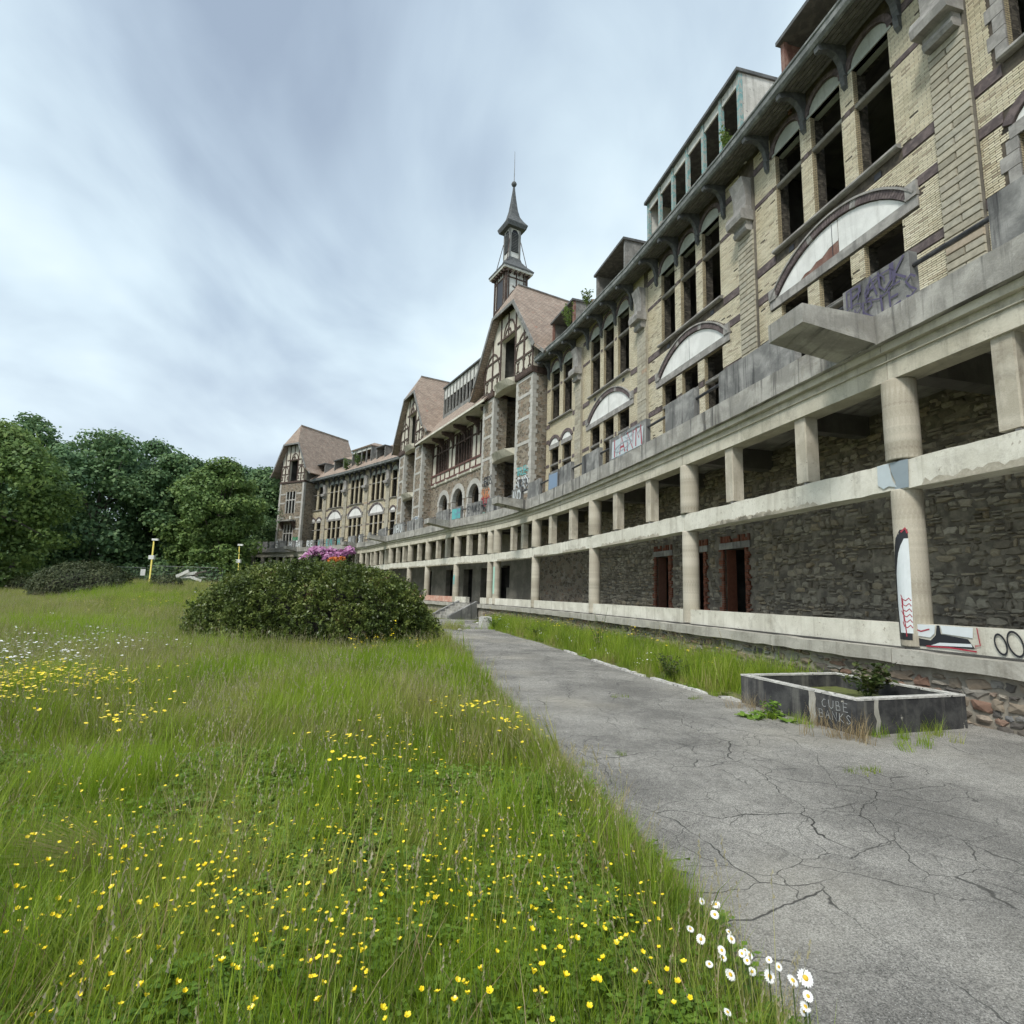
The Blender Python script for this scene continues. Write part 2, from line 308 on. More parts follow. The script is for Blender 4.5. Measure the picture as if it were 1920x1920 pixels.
    def ribbon(self, pts, w, fn, m=0):
        """painted stroke: 2-D polyline widened by w, mapped to the surface by fn"""
        P = [np.array(p, float) for p in pts]
        if len(P) < 2: return
        n = len(self.v)
        for i, p in enumerate(P):
            t = P[min(i+1, len(P)-1)] - P[max(i-1, 0)]; l = np.linalg.norm(t) or 1; q = np.array([-t[1], t[0]])/l*w/2
            self.v += [fn(*(p-q)), fn(*(p+q))]
        for i in range(len(P)-1): self.f.append((n+2*i, n+2*i+1, n+2*i+3, n+2*i+2)); self.m.append(m)
    def mesh(self, name, mats):
        me = bpy.data.meshes.new(name); me.from_pydata(self.v, [], self.f)
        if not isinstance(mats, (list, tuple)): mats = [mats]
        for x in mats: me.materials.append(MT[x] if isinstance(x, str) else x)
        nf = len(me.polygons)
        if len(mats) > 1: me.polygons.foreach_set('material_index', self.m)
        # metric UVs by face direction
        nl = len(me.loops); vi = np.empty(nl, np.int32); me.loops.foreach_get('vertex_index', vi)
        co = np.array(self.v, np.float64); ls = np.empty(nf, np.int32); lt = np.empty(nf, np.int32)
        me.polygons.foreach_get('loop_start', ls); me.polygons.foreach_get('loop_total', lt)
        nr = np.empty(nf*3, np.float32); me.polygons.foreach_get('normal', nr); nr = nr.reshape(-1, 3)
        fn = np.repeat(nr, lt, axis=0); h = np.hypot(fn[:, 0], fn[:, 1]); flatf = np.abs(fn[:, 2]) > .8
        hx = np.where(flatf, 1., -fn[:, 1]/np.maximum(h, 1e-6)); hy = np.where(flatf, 0., fn[:, 0]/np.maximum(h, 1e-6))
        p = co[vi]; u = p[:, 0]*hx + p[:, 1]*hy; vv = np.where(flatf, p[:, 1], p[:, 2]/np.maximum(h, .35))
        uv = me.uv_layers.new(name='UVMap'); uv.data.foreach_set('uv', np.stack([u, vv], 1).astype(np.float32).ravel())
        return me
    def build(self, name, mats, parent=None, smooth=False, kind=None, world=None):
        if not self.f: return None
        me = self.mesh(name, mats); o = bpy.data.objects.new(name, me)
        if smooth: me.polygons.foreach_set('use_smooth', [True]*len(me.polygons))
        link(o, parent, world)
        if kind: o['kind'] = kind
        return o
def inst(name, me, parent, world):
    o = bpy.data.objects.new(name, me); return link(o, parent, world)
def wall_grid(mb, fr, s0, s1, z0, z1, holes, d0=0., d1=.45, m=0, mj=0):
    xs = sorted({s0, s1, *[v for h in holes for v in (h[0], h[1]) if s0 < v < s1]}); zs = sorted({z0, z1, *[v for h in holes for v in (h[2], h[3]) if z0 < v < z1]})
    full = [[not any(h[0] < (xs[i]+xs[i+1])/2 < h[1] and h[2] < (zs[j]+zs[j+1])/2 < h[3] for h in holes) for j in range(len(zs)-1)] for i in range(len(xs)-1)]
    P = fr.pt
    for i in range(len(xs)-1):
        a, b = xs[i], xs[i+1]
        for j in range(len(zs)-1):
            if not full[i][j]: continue
            c, e = zs[j], zs[j+1]
            mb.poly([P(a, d0, c), P(b, d0, c), P(b, d0, e), P(a, d0, e)], m); mb.poly([P(b, d1, c), P(a, d1, c), P(a, d1, e), P(b, d1, e)], mj)
            if i == 0 or not full[i-1][j]: mb.poly([P(a, d1, c), P(a, d0, c), P(a, d0, e), P(a, d1, e)], mj)
            if i == len(xs)-2 or not full[i+1][j]: mb.poly([P(b, d0, c), P(b, d1, c), P(b, d1, e), P(b, d0, e)], mj)
            if j == 0 or not full[i][j-1]: mb.poly([P(a, d0, c), P(b, d0, c), P(b, d1, c), P(a, d1, c)], mj)
            if j == len(zs)-2 or not full[i][j+1]: mb.poly([P(a, d0, e), P(b, d0, e), P(b, d1, e), P(a, d1, e)], mj)

# stroke letters for the painted writing (0..1 wide, 0..1 high)
GL = {'A': [[(0, 0), (.5, 1), (1, 0)], [(.2, .4), (.8, .4)]], 'B': [[(0, 0), (0, 1), (.7, .95), (.75, .6), (0, .52), (.85, .45), (.9, .08), (0, 0)]], 'C': [[(.95, .85), (.5, 1), (.05, .6), (.1, .2), (.5, 0), (.95, .15)]],
      'D': [[(0, 0), (0, 1), (.6, .9), (.95, .5), (.6, .08), (0, 0)]], 'E': [[(.9, 1), (0, 1), (0, 0), (.95, 0)], [(0, .52), (.7, .52)]], 'H': [[(0, 0), (0, 1)], [(1, 0), (1, 1)], [(0, .5), (1, .5)]], 'I': [[(.5, 0), (.5, 1)]],
      'K': [[(0, 0), (0, 1)], [(.9, 1), (.05, .48), (1, 0)]], 'L': [[(0, 1), (0, 0), (.8, 0)]], 'M': [[(0, 0), (.1, 1), (.5, .4), (.9, 1), (1, 0)]], 'N': [[(0, 0), (0, 1), (1, 0), (1, 1)]], 'O': [[(.5, 1), (.05, .7), (.05, .3), (.5, 0), (.95, .3), (.95, .7), (.5, 1)]],
      'P': [[(0, 0), (0, 1), (.8, .95), (.9, .6), (0, .5)]], 'R': [[(0, 0), (0, 1), (.8, .95), (.85, .6), (0, .5), (.95, 0)]], 'S': [[(.9, .85), (.5, 1), (.1, .8), (.5, .5), (.9, .25), (.5, 0), (.05, .15)]], 'T': [[(0, 1), (1, 1)], [(.5, 1), (.5, 0)]],
      'U': [[(0, 1), (.05, .25), (.5, 0), (.95, .25), (1, 1)]], 'Z': [[(0, 1), (1, 1), (0, 0), (1, 0)]], 'X': [[(0, 0), (1, 1)], [(0, 1), (1, 0)]]}
def letters(mb, text, s, z, h, lw, fn, dirn=1, adv=None, jig=.0, m=0):
    adv = adv or h*.85
    for ch in text:
        for st in GL.get(ch, []):
            pts = [(s + dirn*p[0]*h*.62 + random.uniform(-jig, jig), z + p[1]*h + random.uniform(-jig, jig)) for p in st]
            mb.ribbon(pts, lw, fn, m)
        s += dirn*adv
def scribble(mb, s0, s1, z0, z1, n, lw, fn, m=0):
    for _ in range(n):
        c = (random.uniform(s0, s1), random.uniform(z0, z1)); rx = random.uniform(.1, .3)*(s1-s0); rz_ = random.uniform(.15, .4)*(z1-z0); a = random.uniform(0, 6.3); sp = random.uniform(3, 6)
        pts = [(min(s1, max(s0, c[0]+rx*math.cos(a+sp*t))), min(z1, max(z0, c[1]+rz_*math.sin(a+sp*t*1.1)))) for t in np.linspace(0, 1, 10)]
        mb.ribbon(pts, lw*random.uniform(.7, 1.2), fn, m)
# irregular stones: rounded, domed pieces standing proud of their mortar
def stone_piece(mb, fr, s0, s1, z0, z1, d, proud, m=0, jit=.36):
    w, h = s1-s0, z1-z0; base = [(.12, 0), (.5, -.01), (.88, 0), (1, .2), (1, .78), (.85, 1), (.45, 1), (.12, 1), (0, .75), (0, .25)]
    q = [(s0+w*(a+random.uniform(-jit, jit)*.5), z0+h*(b+random.uniform(-jit, jit)*.5)) for a, b in base]; c = (s0+w*.5, z0+h*.5); k = len(q); n = len(mb.v)
    mid = [(c[0]+(a-c[0])*.8, c[1]+(b-c[1])*.8) for a, b in q]
    mb.v += [fr.pt(a, d+.01, b) for a, b in q] + [fr.pt(a, d-proud*.8*random.uniform(.6, 1.1), b) for a, b in mid] + [fr.pt(c[0], d-proud*random.uniform(.8, 1.3), c[1])]
    for i in range(k):
        j = (i+1) % k; mb.f.append((n+i, n+j, n+k+j, n+k+i)); mb.f.append((n+k+i, n+k+j, n+2*k)); mb.m += [m, m]
def rubble_layout(s0, s1, z0, z1, hmin, hmax, wmin, wmax, gap=.026):
    out = []; z = z0; row = 0
    wv = lambda s, r: .035*math.sin(1.7*s+2.1*r)+.022*math.sin(4.3*s+1.3*r)
    while z < z1-.05:
        h = min(random.uniform(hmin, hmax), z1-z); s = s0 - random.uniform(0, wmin)
        while s < s1:
            w = random.uniform(wmin, wmax)*(1.15 if h > (hmin+hmax)/2 else .9)
            if h > hmin*1.7 and random.random() < .18:
                k = random.uniform(.4, .6); out += [(s, s+w-gap, z, z+h*k-gap), (s, s+w-gap, z+h*k, z+h-gap)]
            else:
                dz = random.uniform(-.02, .02)+wv(s, row*.35); out.append((s, s+w-gap, z+dz, z+dz+h-gap))
            s += w
        z += h; row += 1
    return [(max(a, s0), min(b, s1), c, e) for a, b, c, e in out if min(b, s1)-max(a, s0) > .04]

# ------------------------------------------------------------------ the terrace line (plan curve) and the facade line
TP = np.array([(8.05, -.65), (7.3, 2.6), (5.985, 8.484), (4.592, 14.668), (2.963, 20.728), (1.048, 26.647), (-1.132, 31.682), (-3.609, 35.694), (-6.162, 40.348), (-8.039, 43.535), (-10.382, 47.411), (-13.6, 53.4), (-17.6, 58.6), (-21.8, 62.6), (-25.0, 65.0), (-28.0, 66.9), (-32.6, 69.6)])
def catmull(P, n=14):
    Q = np.vstack([2*P[0]-P[1], P, 2*P[-1]-P[-2]]); out = []
    for i in range(1, len(Q)-2):
        p0, p1, p2, p3 = Q[i-1:i+3]
        for t in np.arange(n)/n: out.append(.5*((2*p1)+(p2-p0)*t+(2*p0-5*p1+4*p2-p3)*t*t+(3*p1-p0-3*p2+p3)*t**3))
    out.append(P[-1]); return np.array(out)
TC = catmull(TP); _seg = np.linalg.norm(np.diff(TC, axis=0), axis=1); TS = np.concatenate([[0], np.cumsum(_seg)]); TS -= TS[2*14]
TT = np.gradient(TC, axis=0); TT /= np.linalg.norm(TT, axis=1)[:, None]
def cfr(s):
    """frame of the terrace curve at arc length s"""
    o = [np.interp(s, TS, TC[:, k]) for k in (0, 1)]; u = [np.interp(s, TS, TT[:, k]) for k in (0, 1)]; return Fr(o, u)
def cpt(s, d, z):
    f = cfr(s); return f.pt(0, d, z)
def s_px(px, py, d=0.):
    r = ray(px, py)[:2]; w = np.stack([TT[:, 1], -TT[:, 0]], 1); C = TC + w*d
    cr = r[0]*C[:, 1]-r[1]*C[:, 0]; idx = np.where(np.sign(cr[:-1]) != np.sign(cr[1:]))[0]
    i = idx[0] if len(idx) else len(C)-2; t = cr[i]/(cr[i]-cr[i+1]); return TS[i]+t*(TS[i+1]-TS[i])
def p_px(px, py, d):
    s = s_px(px, py, d); return np.array(cpt(s, d, 0)[:2])
SV = [TS[14*i] for i in range(len(TP))]           # arc length at the control points
S_A, S_B, S_C, S_D, S_E, S_G, S_H, S_I, S_J = SV[2:11]; S_END = TS[-1]-.1; S_BEG = TS[0]+.1
def sweep(mb, s0, s1, d0, d1, z0, z1, st=1.0, m=0, jit=0., dd=None):
    n = max(1, int(math.ceil((s1-s0)/st))); S = np.linspace(s0, s1, n+1); k = len(mb.v)
    for s in S:
        f = cfr(s); j = [random.uniform(-jit, jit) for _ in range(4)]
        mb.v += [f.pt(0, d0, z0+j[0]), f.pt(0, d0+abs(j[1])*.7, z1+j[1]), f.pt(0, d1, z1), f.pt(0, d1, z0)]
    for i in range(n):
        for a in range(4):
            b = (a+1) % 4; mb.f.append((k+4*i+a, k+4*i+4+a, k+4*i+4+b, k+4*i+b)); mb.m.append(m)
    mb.f.append((k, k+1, k+2, k+3)); mb.f.append((k+4*n, k+4*n+3, k+4*n+2, k+4*n+1)); mb.m += [m, m]

BLD = thing('sanatorium_building', 'long curved abandoned sanatorium with yellow brick wings, half-timbered gables and concrete terrace', 'building', (3.0, 20.7, 0))

# ------------------------------------------------------------------ concrete terrace and arcade
Z_UB, Z_MT, Z_MB, Z_WT, Z_WB, Z_LB, Z_SB, Z_ST = 5.08, 3.74, 3.29, 1.245, .91, .67, 5.66, 6.15
cols_main = [S_A-6.3, S_A, S_B, S_C, S_D, S_E-.45, S_E+.35, S_G, S_H, S_I, S_J]
posts = [s_px(1880, 720), s_px(1880, 720)-2.1] + [s_px(*q) for q in [(1497, 850), (1363, 890), (1212, 950), (1150, 970), (1067, 985), (1029, 995), (977, 1010), (957, 1015), (897, 1022), (875, 1026), (834.5, 1032), (817, 1036), (782, 1040), (754, 1045), (742, 1046), (720, 1048), (710.6, 1048)]]
s = S_J + 5.2
while s < S_END-1:
    cols_main.append(s); posts += [s+1.35, s+2.7] if s+2.7 < S_END-.6 else []
    s += 4.1
cols_main.append(S_END-.35)
def col_mesh(r, h, name):
    mb = MB(); mb.lathe([(r*.98, 0), (r, .02), (r, h*.5), (r*.985, h-.03), (r*.96, h)], 20); me = mb.mesh(name, 'col'); me.polygons.foreach_set('use_smooth', [len(p.vertices) == 4 for p in me.polygons]); return me
me_up = col_mesh(.245, Z_UB-Z_MT-.03, 'upper_column'); me_lo = col_mesh(.215, Z_MB-Z_WB+.02, 'lower_column')
mb = MB(); h = Z_UB-Z_MT-.06; a = .15; c = .02
mb.v = [(x, y, z) for z in (0, h) for x, y in ((-a+c, -a), (a-c, -a), (a, -a+c), (a, a-c), (a-c, a), (-a+c, a), (-a, a-c), (-a, -a+c))]
mb.f = [(i, (i+1) % 8, 8+(i+1) % 8, 8+i) for i in range(8)] + [tuple(range(7, -1, -1)), tuple(range(8, 16))]; mb.m = [0]*10
me_post = mb.mesh('upper_post', 'col')
mb = MB()                                            # crumbled footing and bare bars under a post
for i in range(9):
    x, y, t = random.uniform(-.14, .14), random.uniform(-.14, .14), random.uniform(.02, .04); mb.box(ID, x-t, x+t, y-t, y+t, -.01, random.uniform(.04, .075))
me_foot = mb.mesh('crumbled_footing', 'concd')
for s in cols_main:
    f = cfr(s); o = inst('upper_column', me_up, BLD, f.mat(0, .2, Z_MT+.03)); inst('crumbled_footing', me_foot, o, f.mat(0, .2, Z_MT-.01))['kind'] = 'stuff'
    inst('lower_column', me_lo, BLD, f.mat(0, .2, Z_WB-.01))
for s in posts:
    f = cfr(s); o = inst('upper_post', me_post, BLD, f.mat(0, .2, Z_MT+.06)); inst('crumbled_footing', me_foot, o, f.mat(0, .2, Z_MT-.005))['kind'] = 'stuff'
joints = sorted([S_BEG] + cols_main[1:5] + [S_E-.05] + cols_main[7:-1] + [S_END])
S_STAIR0, S_STAIR1 = s_px(898, 1125), s_px(871, 1130)       # gap in the low wall where the steps arrive
for a, b in zip(joints[:-1], joints[1:]):
    g = .006
    mb = MB(); sweep(mb, a+g, b-g, .02, .38, Z_MB, Z_MT, .22, jit=.012); o = mb.build('arcade_beam', 'cream2', BLD)
    for _ in range(3):                                # patches where the paint skin has flaked off the lower edge
        x0 = random.uniform(a+.1, b-1.2); x1 = min(b-.1, x0+random.uniform(.8, 2.6)); xs_ = np.linspace(x0, x1, int((x1-x0)/.07)+3); m3 = MB(); hz_ = [random.uniform(.03, .12) for _ in xs_]; hz_[0] = hz_[-1] = .004
        for i in range(len(xs_)-1): m3.poly([cpt(xs_[i], .0045, Z_MB-.004), cpt(xs_[i+1], .0045, Z_MB-.004), cpt(xs_[i+1], .0045, Z_MB+hz_[i+1]), cpt(xs_[i], .0045, Z_MB+hz_[i])])
        m3.build('flaked_edge', 'flake', o)
    mb = MB(); sweep(mb, a+g, b-g, .0, .40, Z_UB, Z_SB, .8); o = mb.build('terrace_beam', 'cream', BLD)
    mb = MB(); sweep(mb, a+g, b-g, -.035, .1, Z_UB+.30, Z_UB+.315, .8); mb.build('beam_moulding', 'cream', o)
    mb = MB(); sweep(mb, a+g, b-g, -.10, .0, Z_SB-.13, Z_SB-.005, .8); mb.build('beam_moulding', 'cream', o)
    mb = MB(); sweep(mb, a+g, b-g, -.20, .45, Z_SB, Z_ST, .25, jit=.006); o = mb.build('terrace_slab', 'conc', BLD)
    mb = MB(); sweep(mb, a+g, b-g, .45, 3.4, Z_SB+.05, Z_ST-.01, 1.); mb.build('terrace_floor', 'conc', o)
    mb = MB(); sweep(mb, a+g, b-g, -.30, .42, Z_LB, Z_WB-.045, .3, jit=.012); mb.build('wall_ledge', 'ledge', BLD)
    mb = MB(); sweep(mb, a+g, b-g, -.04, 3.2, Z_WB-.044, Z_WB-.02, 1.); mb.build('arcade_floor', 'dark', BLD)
    mb = MB(); sweep(mb, a+g, b-g, -.16, .4, -.3, Z_LB-.002, 1.); pw = mb.build('plinth_wall', 'mortar3', BLD)
    for (p, q) in ([(a, S_STAIR0), (S_STAIR1, b)] if a < S_STAIR0 < b else [(a, b)]):
        if p < S_STAIR1 and q > S_STAIR0 and not (q <= S_STAIR0+.01 or p >= S_STAIR1-.01): continue
        if q-p < .2: continue
        mb = MB(); sweep(mb, p+g, q-g, .06, .34, Z_WB-.02, Z_WT, .5, jit=.004)
        o = mb.build('low_wall', 'pinkpaint' if (S_E+3 < p < S_H+3 and p != S_STAIR1) else 'cream2', BLD)
    f = cfr((a+b)/2)
    mb = MB(); mb.box(f, -.13, .13, .4, 3.15, Z_UB+.16, Z_SB+.06); mb.build('ceiling_beam', 'inner', BLD)
for s in cols_main[1:]:
    f = cfr(s); mb = MB(); mb.box(f, -.17, .17, .4, 3.15, Z_UB+.08, Z_SB+.06); mb.build('ceiling_beam', 'inner', BLD)
# the repainted patch on the arcade beam over the nearest column
f = cfr(S_A); mb = MB(); zf = lambda x, z: f.pt(x, .005, z)
mb.poly([zf(*p) for p in [(-.22, 3.30), (-.24, 3.735), (.08, 3.735), (.07, 3.6), (.0, 3.42), (.02, 3.30)]][::-1], 0); mb.build('paint_patch', 'p_grey', BLD)
mb = MB(); zf = lambda x, z: f.pt(x, .003, z)
mb.poly([zf(*p) for p in [(-.02, 3.33), (.05, 3.45), (.1, 3.73), (.31, 3.735), (.32, 3.42), (.22, 3.34), (.12, 3.37)]], 0); mb.build('paint_patch', 'p_pale', BLD)

# back wall of the arcade: rubble, doors with brick surrounds
DB = 2.75
doors = [(s_px(1402, 1090, DB), s_px(1362, 1090, DB), 3.08), (s_px(1324, 1090, DB), s_px(1295, 1090, DB), 3.08), (s_px(1257, 1090, DB), s_px(1232, 1090, DB), 3.08), (s_px(956, 1090, DB), s_px(941, 1090, DB), 3.3)]
far_doors = [(S_E+2.6, S_E+4.0, 3.2), (S_E+5.2, S_E+6.4, 3.2), (S_G+3.1, S_G+4.6, 3.2), (S_H+1.2, S_H+2.4, 3.2), (S_I+1.5, S_I+3.2, 3.2)]
segs = [(S_BEG, S_A), (S_A, S_B), (S_B, S_C), (S_C, S_D), (S_D, S_E), (S_E, S_G), (S_G, S_H), (S_H, S_J)]
rest = np.arange(S_J, S_END+1, 7.0); segs += list(zip(rest[:-1], rest[1:]))
segs[-1] = (segs[-1][0], S_END)
arcade_stones = []; WALLF = {}
def local_s(fr, s, d):
    p = np.array(cpt(s, d, 0)[:2]); return float((p-fr.o) @ fr.u)
for k, (a, b) in enumerate(segs):
    A, B = np.array(cpt(a, DB, 0)[:2]), np.array(cpt(b, DB, 0)[:2]); fr = Fr(A, B-A); W = float(np.linalg.norm(B-A)); holes = []
    for (p, q, zt) in doors + far_doors:
        if a <= (p+q)/2 < b: holes.append((local_s(fr, p, DB), local_s(fr, q, DB), (1.9 if p == doors[3][0] else Z_WB-.05), zt))
    mb = MB(); wall_grid(mb, fr, 0, W, Z_WB-.1, Z_SB+.04, holes, 0, .4); o = mb.build('arcade_back_wall', 'mortar2' if k < 4 else ('rubble' if k in (4,) else 'render'), BLD); WALLF[k] = (fr, W, holes, o)
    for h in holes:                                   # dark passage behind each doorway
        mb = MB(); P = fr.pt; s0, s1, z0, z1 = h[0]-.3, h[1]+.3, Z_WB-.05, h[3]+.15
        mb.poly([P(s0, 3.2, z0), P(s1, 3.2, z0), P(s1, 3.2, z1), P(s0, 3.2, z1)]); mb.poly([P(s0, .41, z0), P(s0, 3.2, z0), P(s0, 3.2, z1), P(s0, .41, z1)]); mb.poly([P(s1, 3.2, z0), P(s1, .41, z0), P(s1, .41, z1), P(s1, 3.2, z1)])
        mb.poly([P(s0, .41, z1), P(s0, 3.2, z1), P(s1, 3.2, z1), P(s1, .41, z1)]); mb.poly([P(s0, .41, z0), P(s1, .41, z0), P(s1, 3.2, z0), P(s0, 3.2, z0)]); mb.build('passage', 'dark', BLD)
    if k == 2 or k == 1:
        for h in holes:
            mb = MB(); mb.box(fr, h[0]-.22, h[1]+.22, -.05, .3, h[3]+.002, h[3]+.2); o2 = mb.build('door_lintel', 'conc', BLD)
            mb = MB(); z = Z_WB
            while z < h[3]:
                for sgn, e in ((-1, h[0]), (1, h[1])):
                    w = random.choice([.12, .17, .22, .10]); j = random.uniform(0, .02); x = sorted((e, e+sgn*w)); mb.box(fr, x[0], x[1], -.055-j, .1, z, z+.055)
                z += .066
            for i in range(int((h[1]-h[0]+.4)/.075)):
                if random.random() < .8: x = h[0]-.2+i*.075; mb.box(fr, x, x+.062, -.05-random.uniform(0, .02), .1, h[3]+.205, h[3]+.205+random.choice([.1, .2, .2]))
            mb.build('brick_surround', 'redbrick', BLD, kind='stuff')
            for dd, nm in ((.12, 0),):
                mb = MB(); mb.box(fr, h[0]+.002, h[0]+.03, .06, .39, Z_WB, h[3]-.005); mb.box(fr, h[1]-.03, h[1]-.002, .06, .39, Z_WB, h[3]-.005); mb.build('brick_jamb', 'redbrick', BLD)
    if k < 4:
        bays = rubble_layout(.02, W-.02, Z_WB-.02, Z_SB-.02, .06, .20, .08, .34)
        for st in bays:
            if any(st[1] > h[0]-.24 and st[0] < h[1]+.24 and st[2] < h[3]+.42 for h in holes): continue
            cx = fr.pt((st[0]+st[1])/2, 0, 0); arcade_stones.append((math.hypot(cx[0], cx[1]), k, st))
arcade_stones.sort(key=lambda t: t[0]); n_ind = 0; rest_mb = {k: MB() for k in range(4)}
for dist, k, st in arcade_stones:
    fr, W, holes, wo_ = WALLF[k]; px = (np.array([*fr.pt((st[0]+st[1])/2, 0, 0)])); vis = px[1] > 4.5 and st[2] > .8 and not (Z_MB < (st[2]+st[3])/2 < Z_MT) and px[0]/px[1] < 1.0
    smear = (k == 1 and st[0] > W*.1 and random.random() < .35) or (k == 2 and random.random() < .45)
    pr = random.uniform(.03, .085)*(.4 if smear else 1)
    if smear and random.random() < .55: continue
    if n_ind < 300 and vis and k <= 1:
        mb = MB(); stone_piece(mb, fr, *st, -.0, pr); mb.build('rubble_stone', 'stone_geo', wo_); n_ind += 1
    else: stone_piece(rest_mb[k], fr, *st, 0, pr)
for k, m in rest_mb.items(): m.build('rubble_stone', 'stone_geo', WALLF[k][3], kind='stuff')
# plinth stones under the ledge
pst = []
s = S_BEG
while s < S_E-1:
    e = s+2.0; A, B = np.array(cpt(s, -.16, 0)[:2]), np.array(cpt(e, -.16, 0)[:2]); fr = Fr(A, B-A); W = float(np.linalg.norm(B-A))
    for st in rubble_layout(0, W, -.05, Z_LB-.015, .07, .17, .12, .36, .02):
        cx = fr.pt((st[0]+st[1])/2, 0, 0); pst.append((math.hypot(cx[0], cx[1]), fr, st, cx))
    s = e
pst.sort(key=lambda t: t[0]); n_ind = 0; mbr = MB(); PW = [o for o in BLD.children if o.name.startswith('plinth_wall')]
for dist, fr, st, cx in pst:
    if cx[1] > 5.5 and n_ind < 260: mb = MB(); stone_piece(mb, fr, *st, 0, random.uniform(.02, .05)); mb.build('plinth_stone', 'plinth_geo', PW[0 if dist < 11 else 1]); n_ind += 1
    else: stone_piece(mbr, fr, *st, 0, random.uniform(.02, .05))
mbr.build('plinth_stone', 'plinth_geo', PW[1], kind='stuff')

# parapet panels standing on the terrace edge, rails between them
panels = [(1990, 1858, 400), (1712, 1582, 520), (1495, 1350, 690), (1305, 1250, 780), (1214, 1145, 830), (1125, 1093, 870), (1072, 1051, 895), (1048, 1030, 905), (1013, 991, 915), (978, 961, 935), (935, 914, 945), (902, 876, 960), (865, 848, 970), (841, 818, 985), (790, 778, 1000), (775, 763, 1000), (757, 738, 1005),
          (724, 709, 1010), (694, 690, 1015), (679, 672, 1018), (665, 653, 1018), (642, 633, 1018), (626, 611, 1018), (606, 596, 1018), (590, 575, 1018), (567, 559, 1018), (553, 542, 1018), (537, 521, 1020), (515, 506, 1020), (502, 493, 1020), (489, 482, 1020), (476, 468, 1020)]
PAN = []
for (pa, pb, py) in panels:
    a = s_px(pa, py, -.05) if pa < 1950 else s_px(1858, py, -.05)-3.2; b = s_px(pb, py, -.05)
    if b-a < .35: b = a+.6
    mb = MB(); sweep(mb, a, b, -.10, .06, Z_ST-.004, 6.98+random.uniform(-.03, .03), .4, jit=.012); PAN.append((a, b, mb.build('parapet_panel', 'concd', BLD)))
def graffito(i, painter, col, d=-.112):
    a, b = PAN[i][:2]; mb = MB(); painter(mb, lambda x, z: cpt(b-x, d, z), 0., b-a); mb.build('graffiti', 'p_'+col, PAN[i][2])
random.seed(3)
graffito(1, lambda m, f, a, b: (letters(m, 'PAUK', a+.2, 6.55, .36, .04, f, 1, .27, .015), letters(m, 'ARIES', a+.15, 6.2, .32, .035, f, 1, .26, .02), scribble(m, a+.1, a+1.4, 6.2, 6.9, 4, .025, f)), 'purple', -.118)
graffito(4, lambda m, f, a, b: [m.poly([f(a+x*(b-a), 6.2+z*.7) for x, z in ((.08, .05), (.92, .02), (.95, .85), (.1, .9))])], 'pale', -.113)
graffito(4, lambda m, f, a, b: (letters(m, 'IANM', a+.25, 6.25, .62, .07, f, 1, (b-a)*.22, .03)), 'red', -.118)
graffito(4, lambda m, f, a, b: scribble(m, a+.2, b-.2, 6.2, 6.9, 5, .03, f), 'grey', -.121)
graffito(7, lambda m, f, a, b: [m.poly([f(a+x*(b-a), 6.2+z*.72) for x, z in ((.05, 0), (.95, .03), (.97, .9), (.1, .95))])], 'blue', -.113)
graffito(9, lambda m, f, a, b: letters(m, 'INO', a+.08, 6.25, .6, .09, f, 1, (b-a)*.3, .02), 'white', -.114)
graffito(11, lambda m, f, a, b: letters(m, 'ENUKS', a+.15, 6.4, .4, .05, f, 1, (b-a)*.19, .03), 'black', -.114)
graffito(12, lambda m, f, a, b: [m.poly([f(a+x*(b-a), 6.2+z*.72) for x, z in ((.05, .02), (.95, 0), (.97, .92), (.05, .95))])], 'teal', -.113)
graffito(12, lambda m, f, a, b: scribble(m, a+.1, b-.1, 6.25, 6.85, 5, .04, f), 'blue', -.118)
graffito(16, lambda m, f, a, b: letters(m, 'NHU', a+.1, 6.22, .66, .13, f, 1, (b-a)*.31, .02), 'white', -.114)
for i, ch, c in [(19, 'S', 'white'), (20, 'M', 'white'), (21, 'H', 'teal'), (22, 'EM', 'teal'), (23, 'I', 'teal'), (24, 'RE', 'white'), (25, 'A', 'white'), (26, 'H', 'white')]:
    graffito(i, lambda m, f, a, b: letters(m, ch, a+.12*(b-a), 6.22, .62, .13, f, 1, (b-a)*.45), c, -.114)
order = sorted(PAN, key=lambda t: t[0])
for (a0, b0, _), (a1, b1, _) in zip(order[:-1], order[1:]):
    if a1-b0 > .15:
        n = max(2, int((a1-b0)/1.0)+1); pts = [cpt(s, -.02, 6.72) for s in np.linspace(b0-.03, a1+.03, n)]
        mb = MB(); mb.tube(pts, .038, 8); mb.build('handrail', 'rail', BLD, smooth=True)
# stubs of drain beams that stick out of the terrace edge
for px, py, ln in [(1636, 640, 1.35), (985, 945, 1.5), (843, 990, 1.5), (722, 1012, 1.4), (668, 1022, 1.3), (556, 1030, 1.3), (478, 1036, 1.2)]:
    f = cfr(s_px(px, py, -.2)+.35); mb = MB()
    mb.profile(f, [(-.19, Z_SB+.02), (-.19, Z_ST+.004), (-.2-ln, Z_ST+.035), (-.2-ln, Z_ST-.28)], -.4, .4); mb.build('drain_beam', 'conc', BLD)
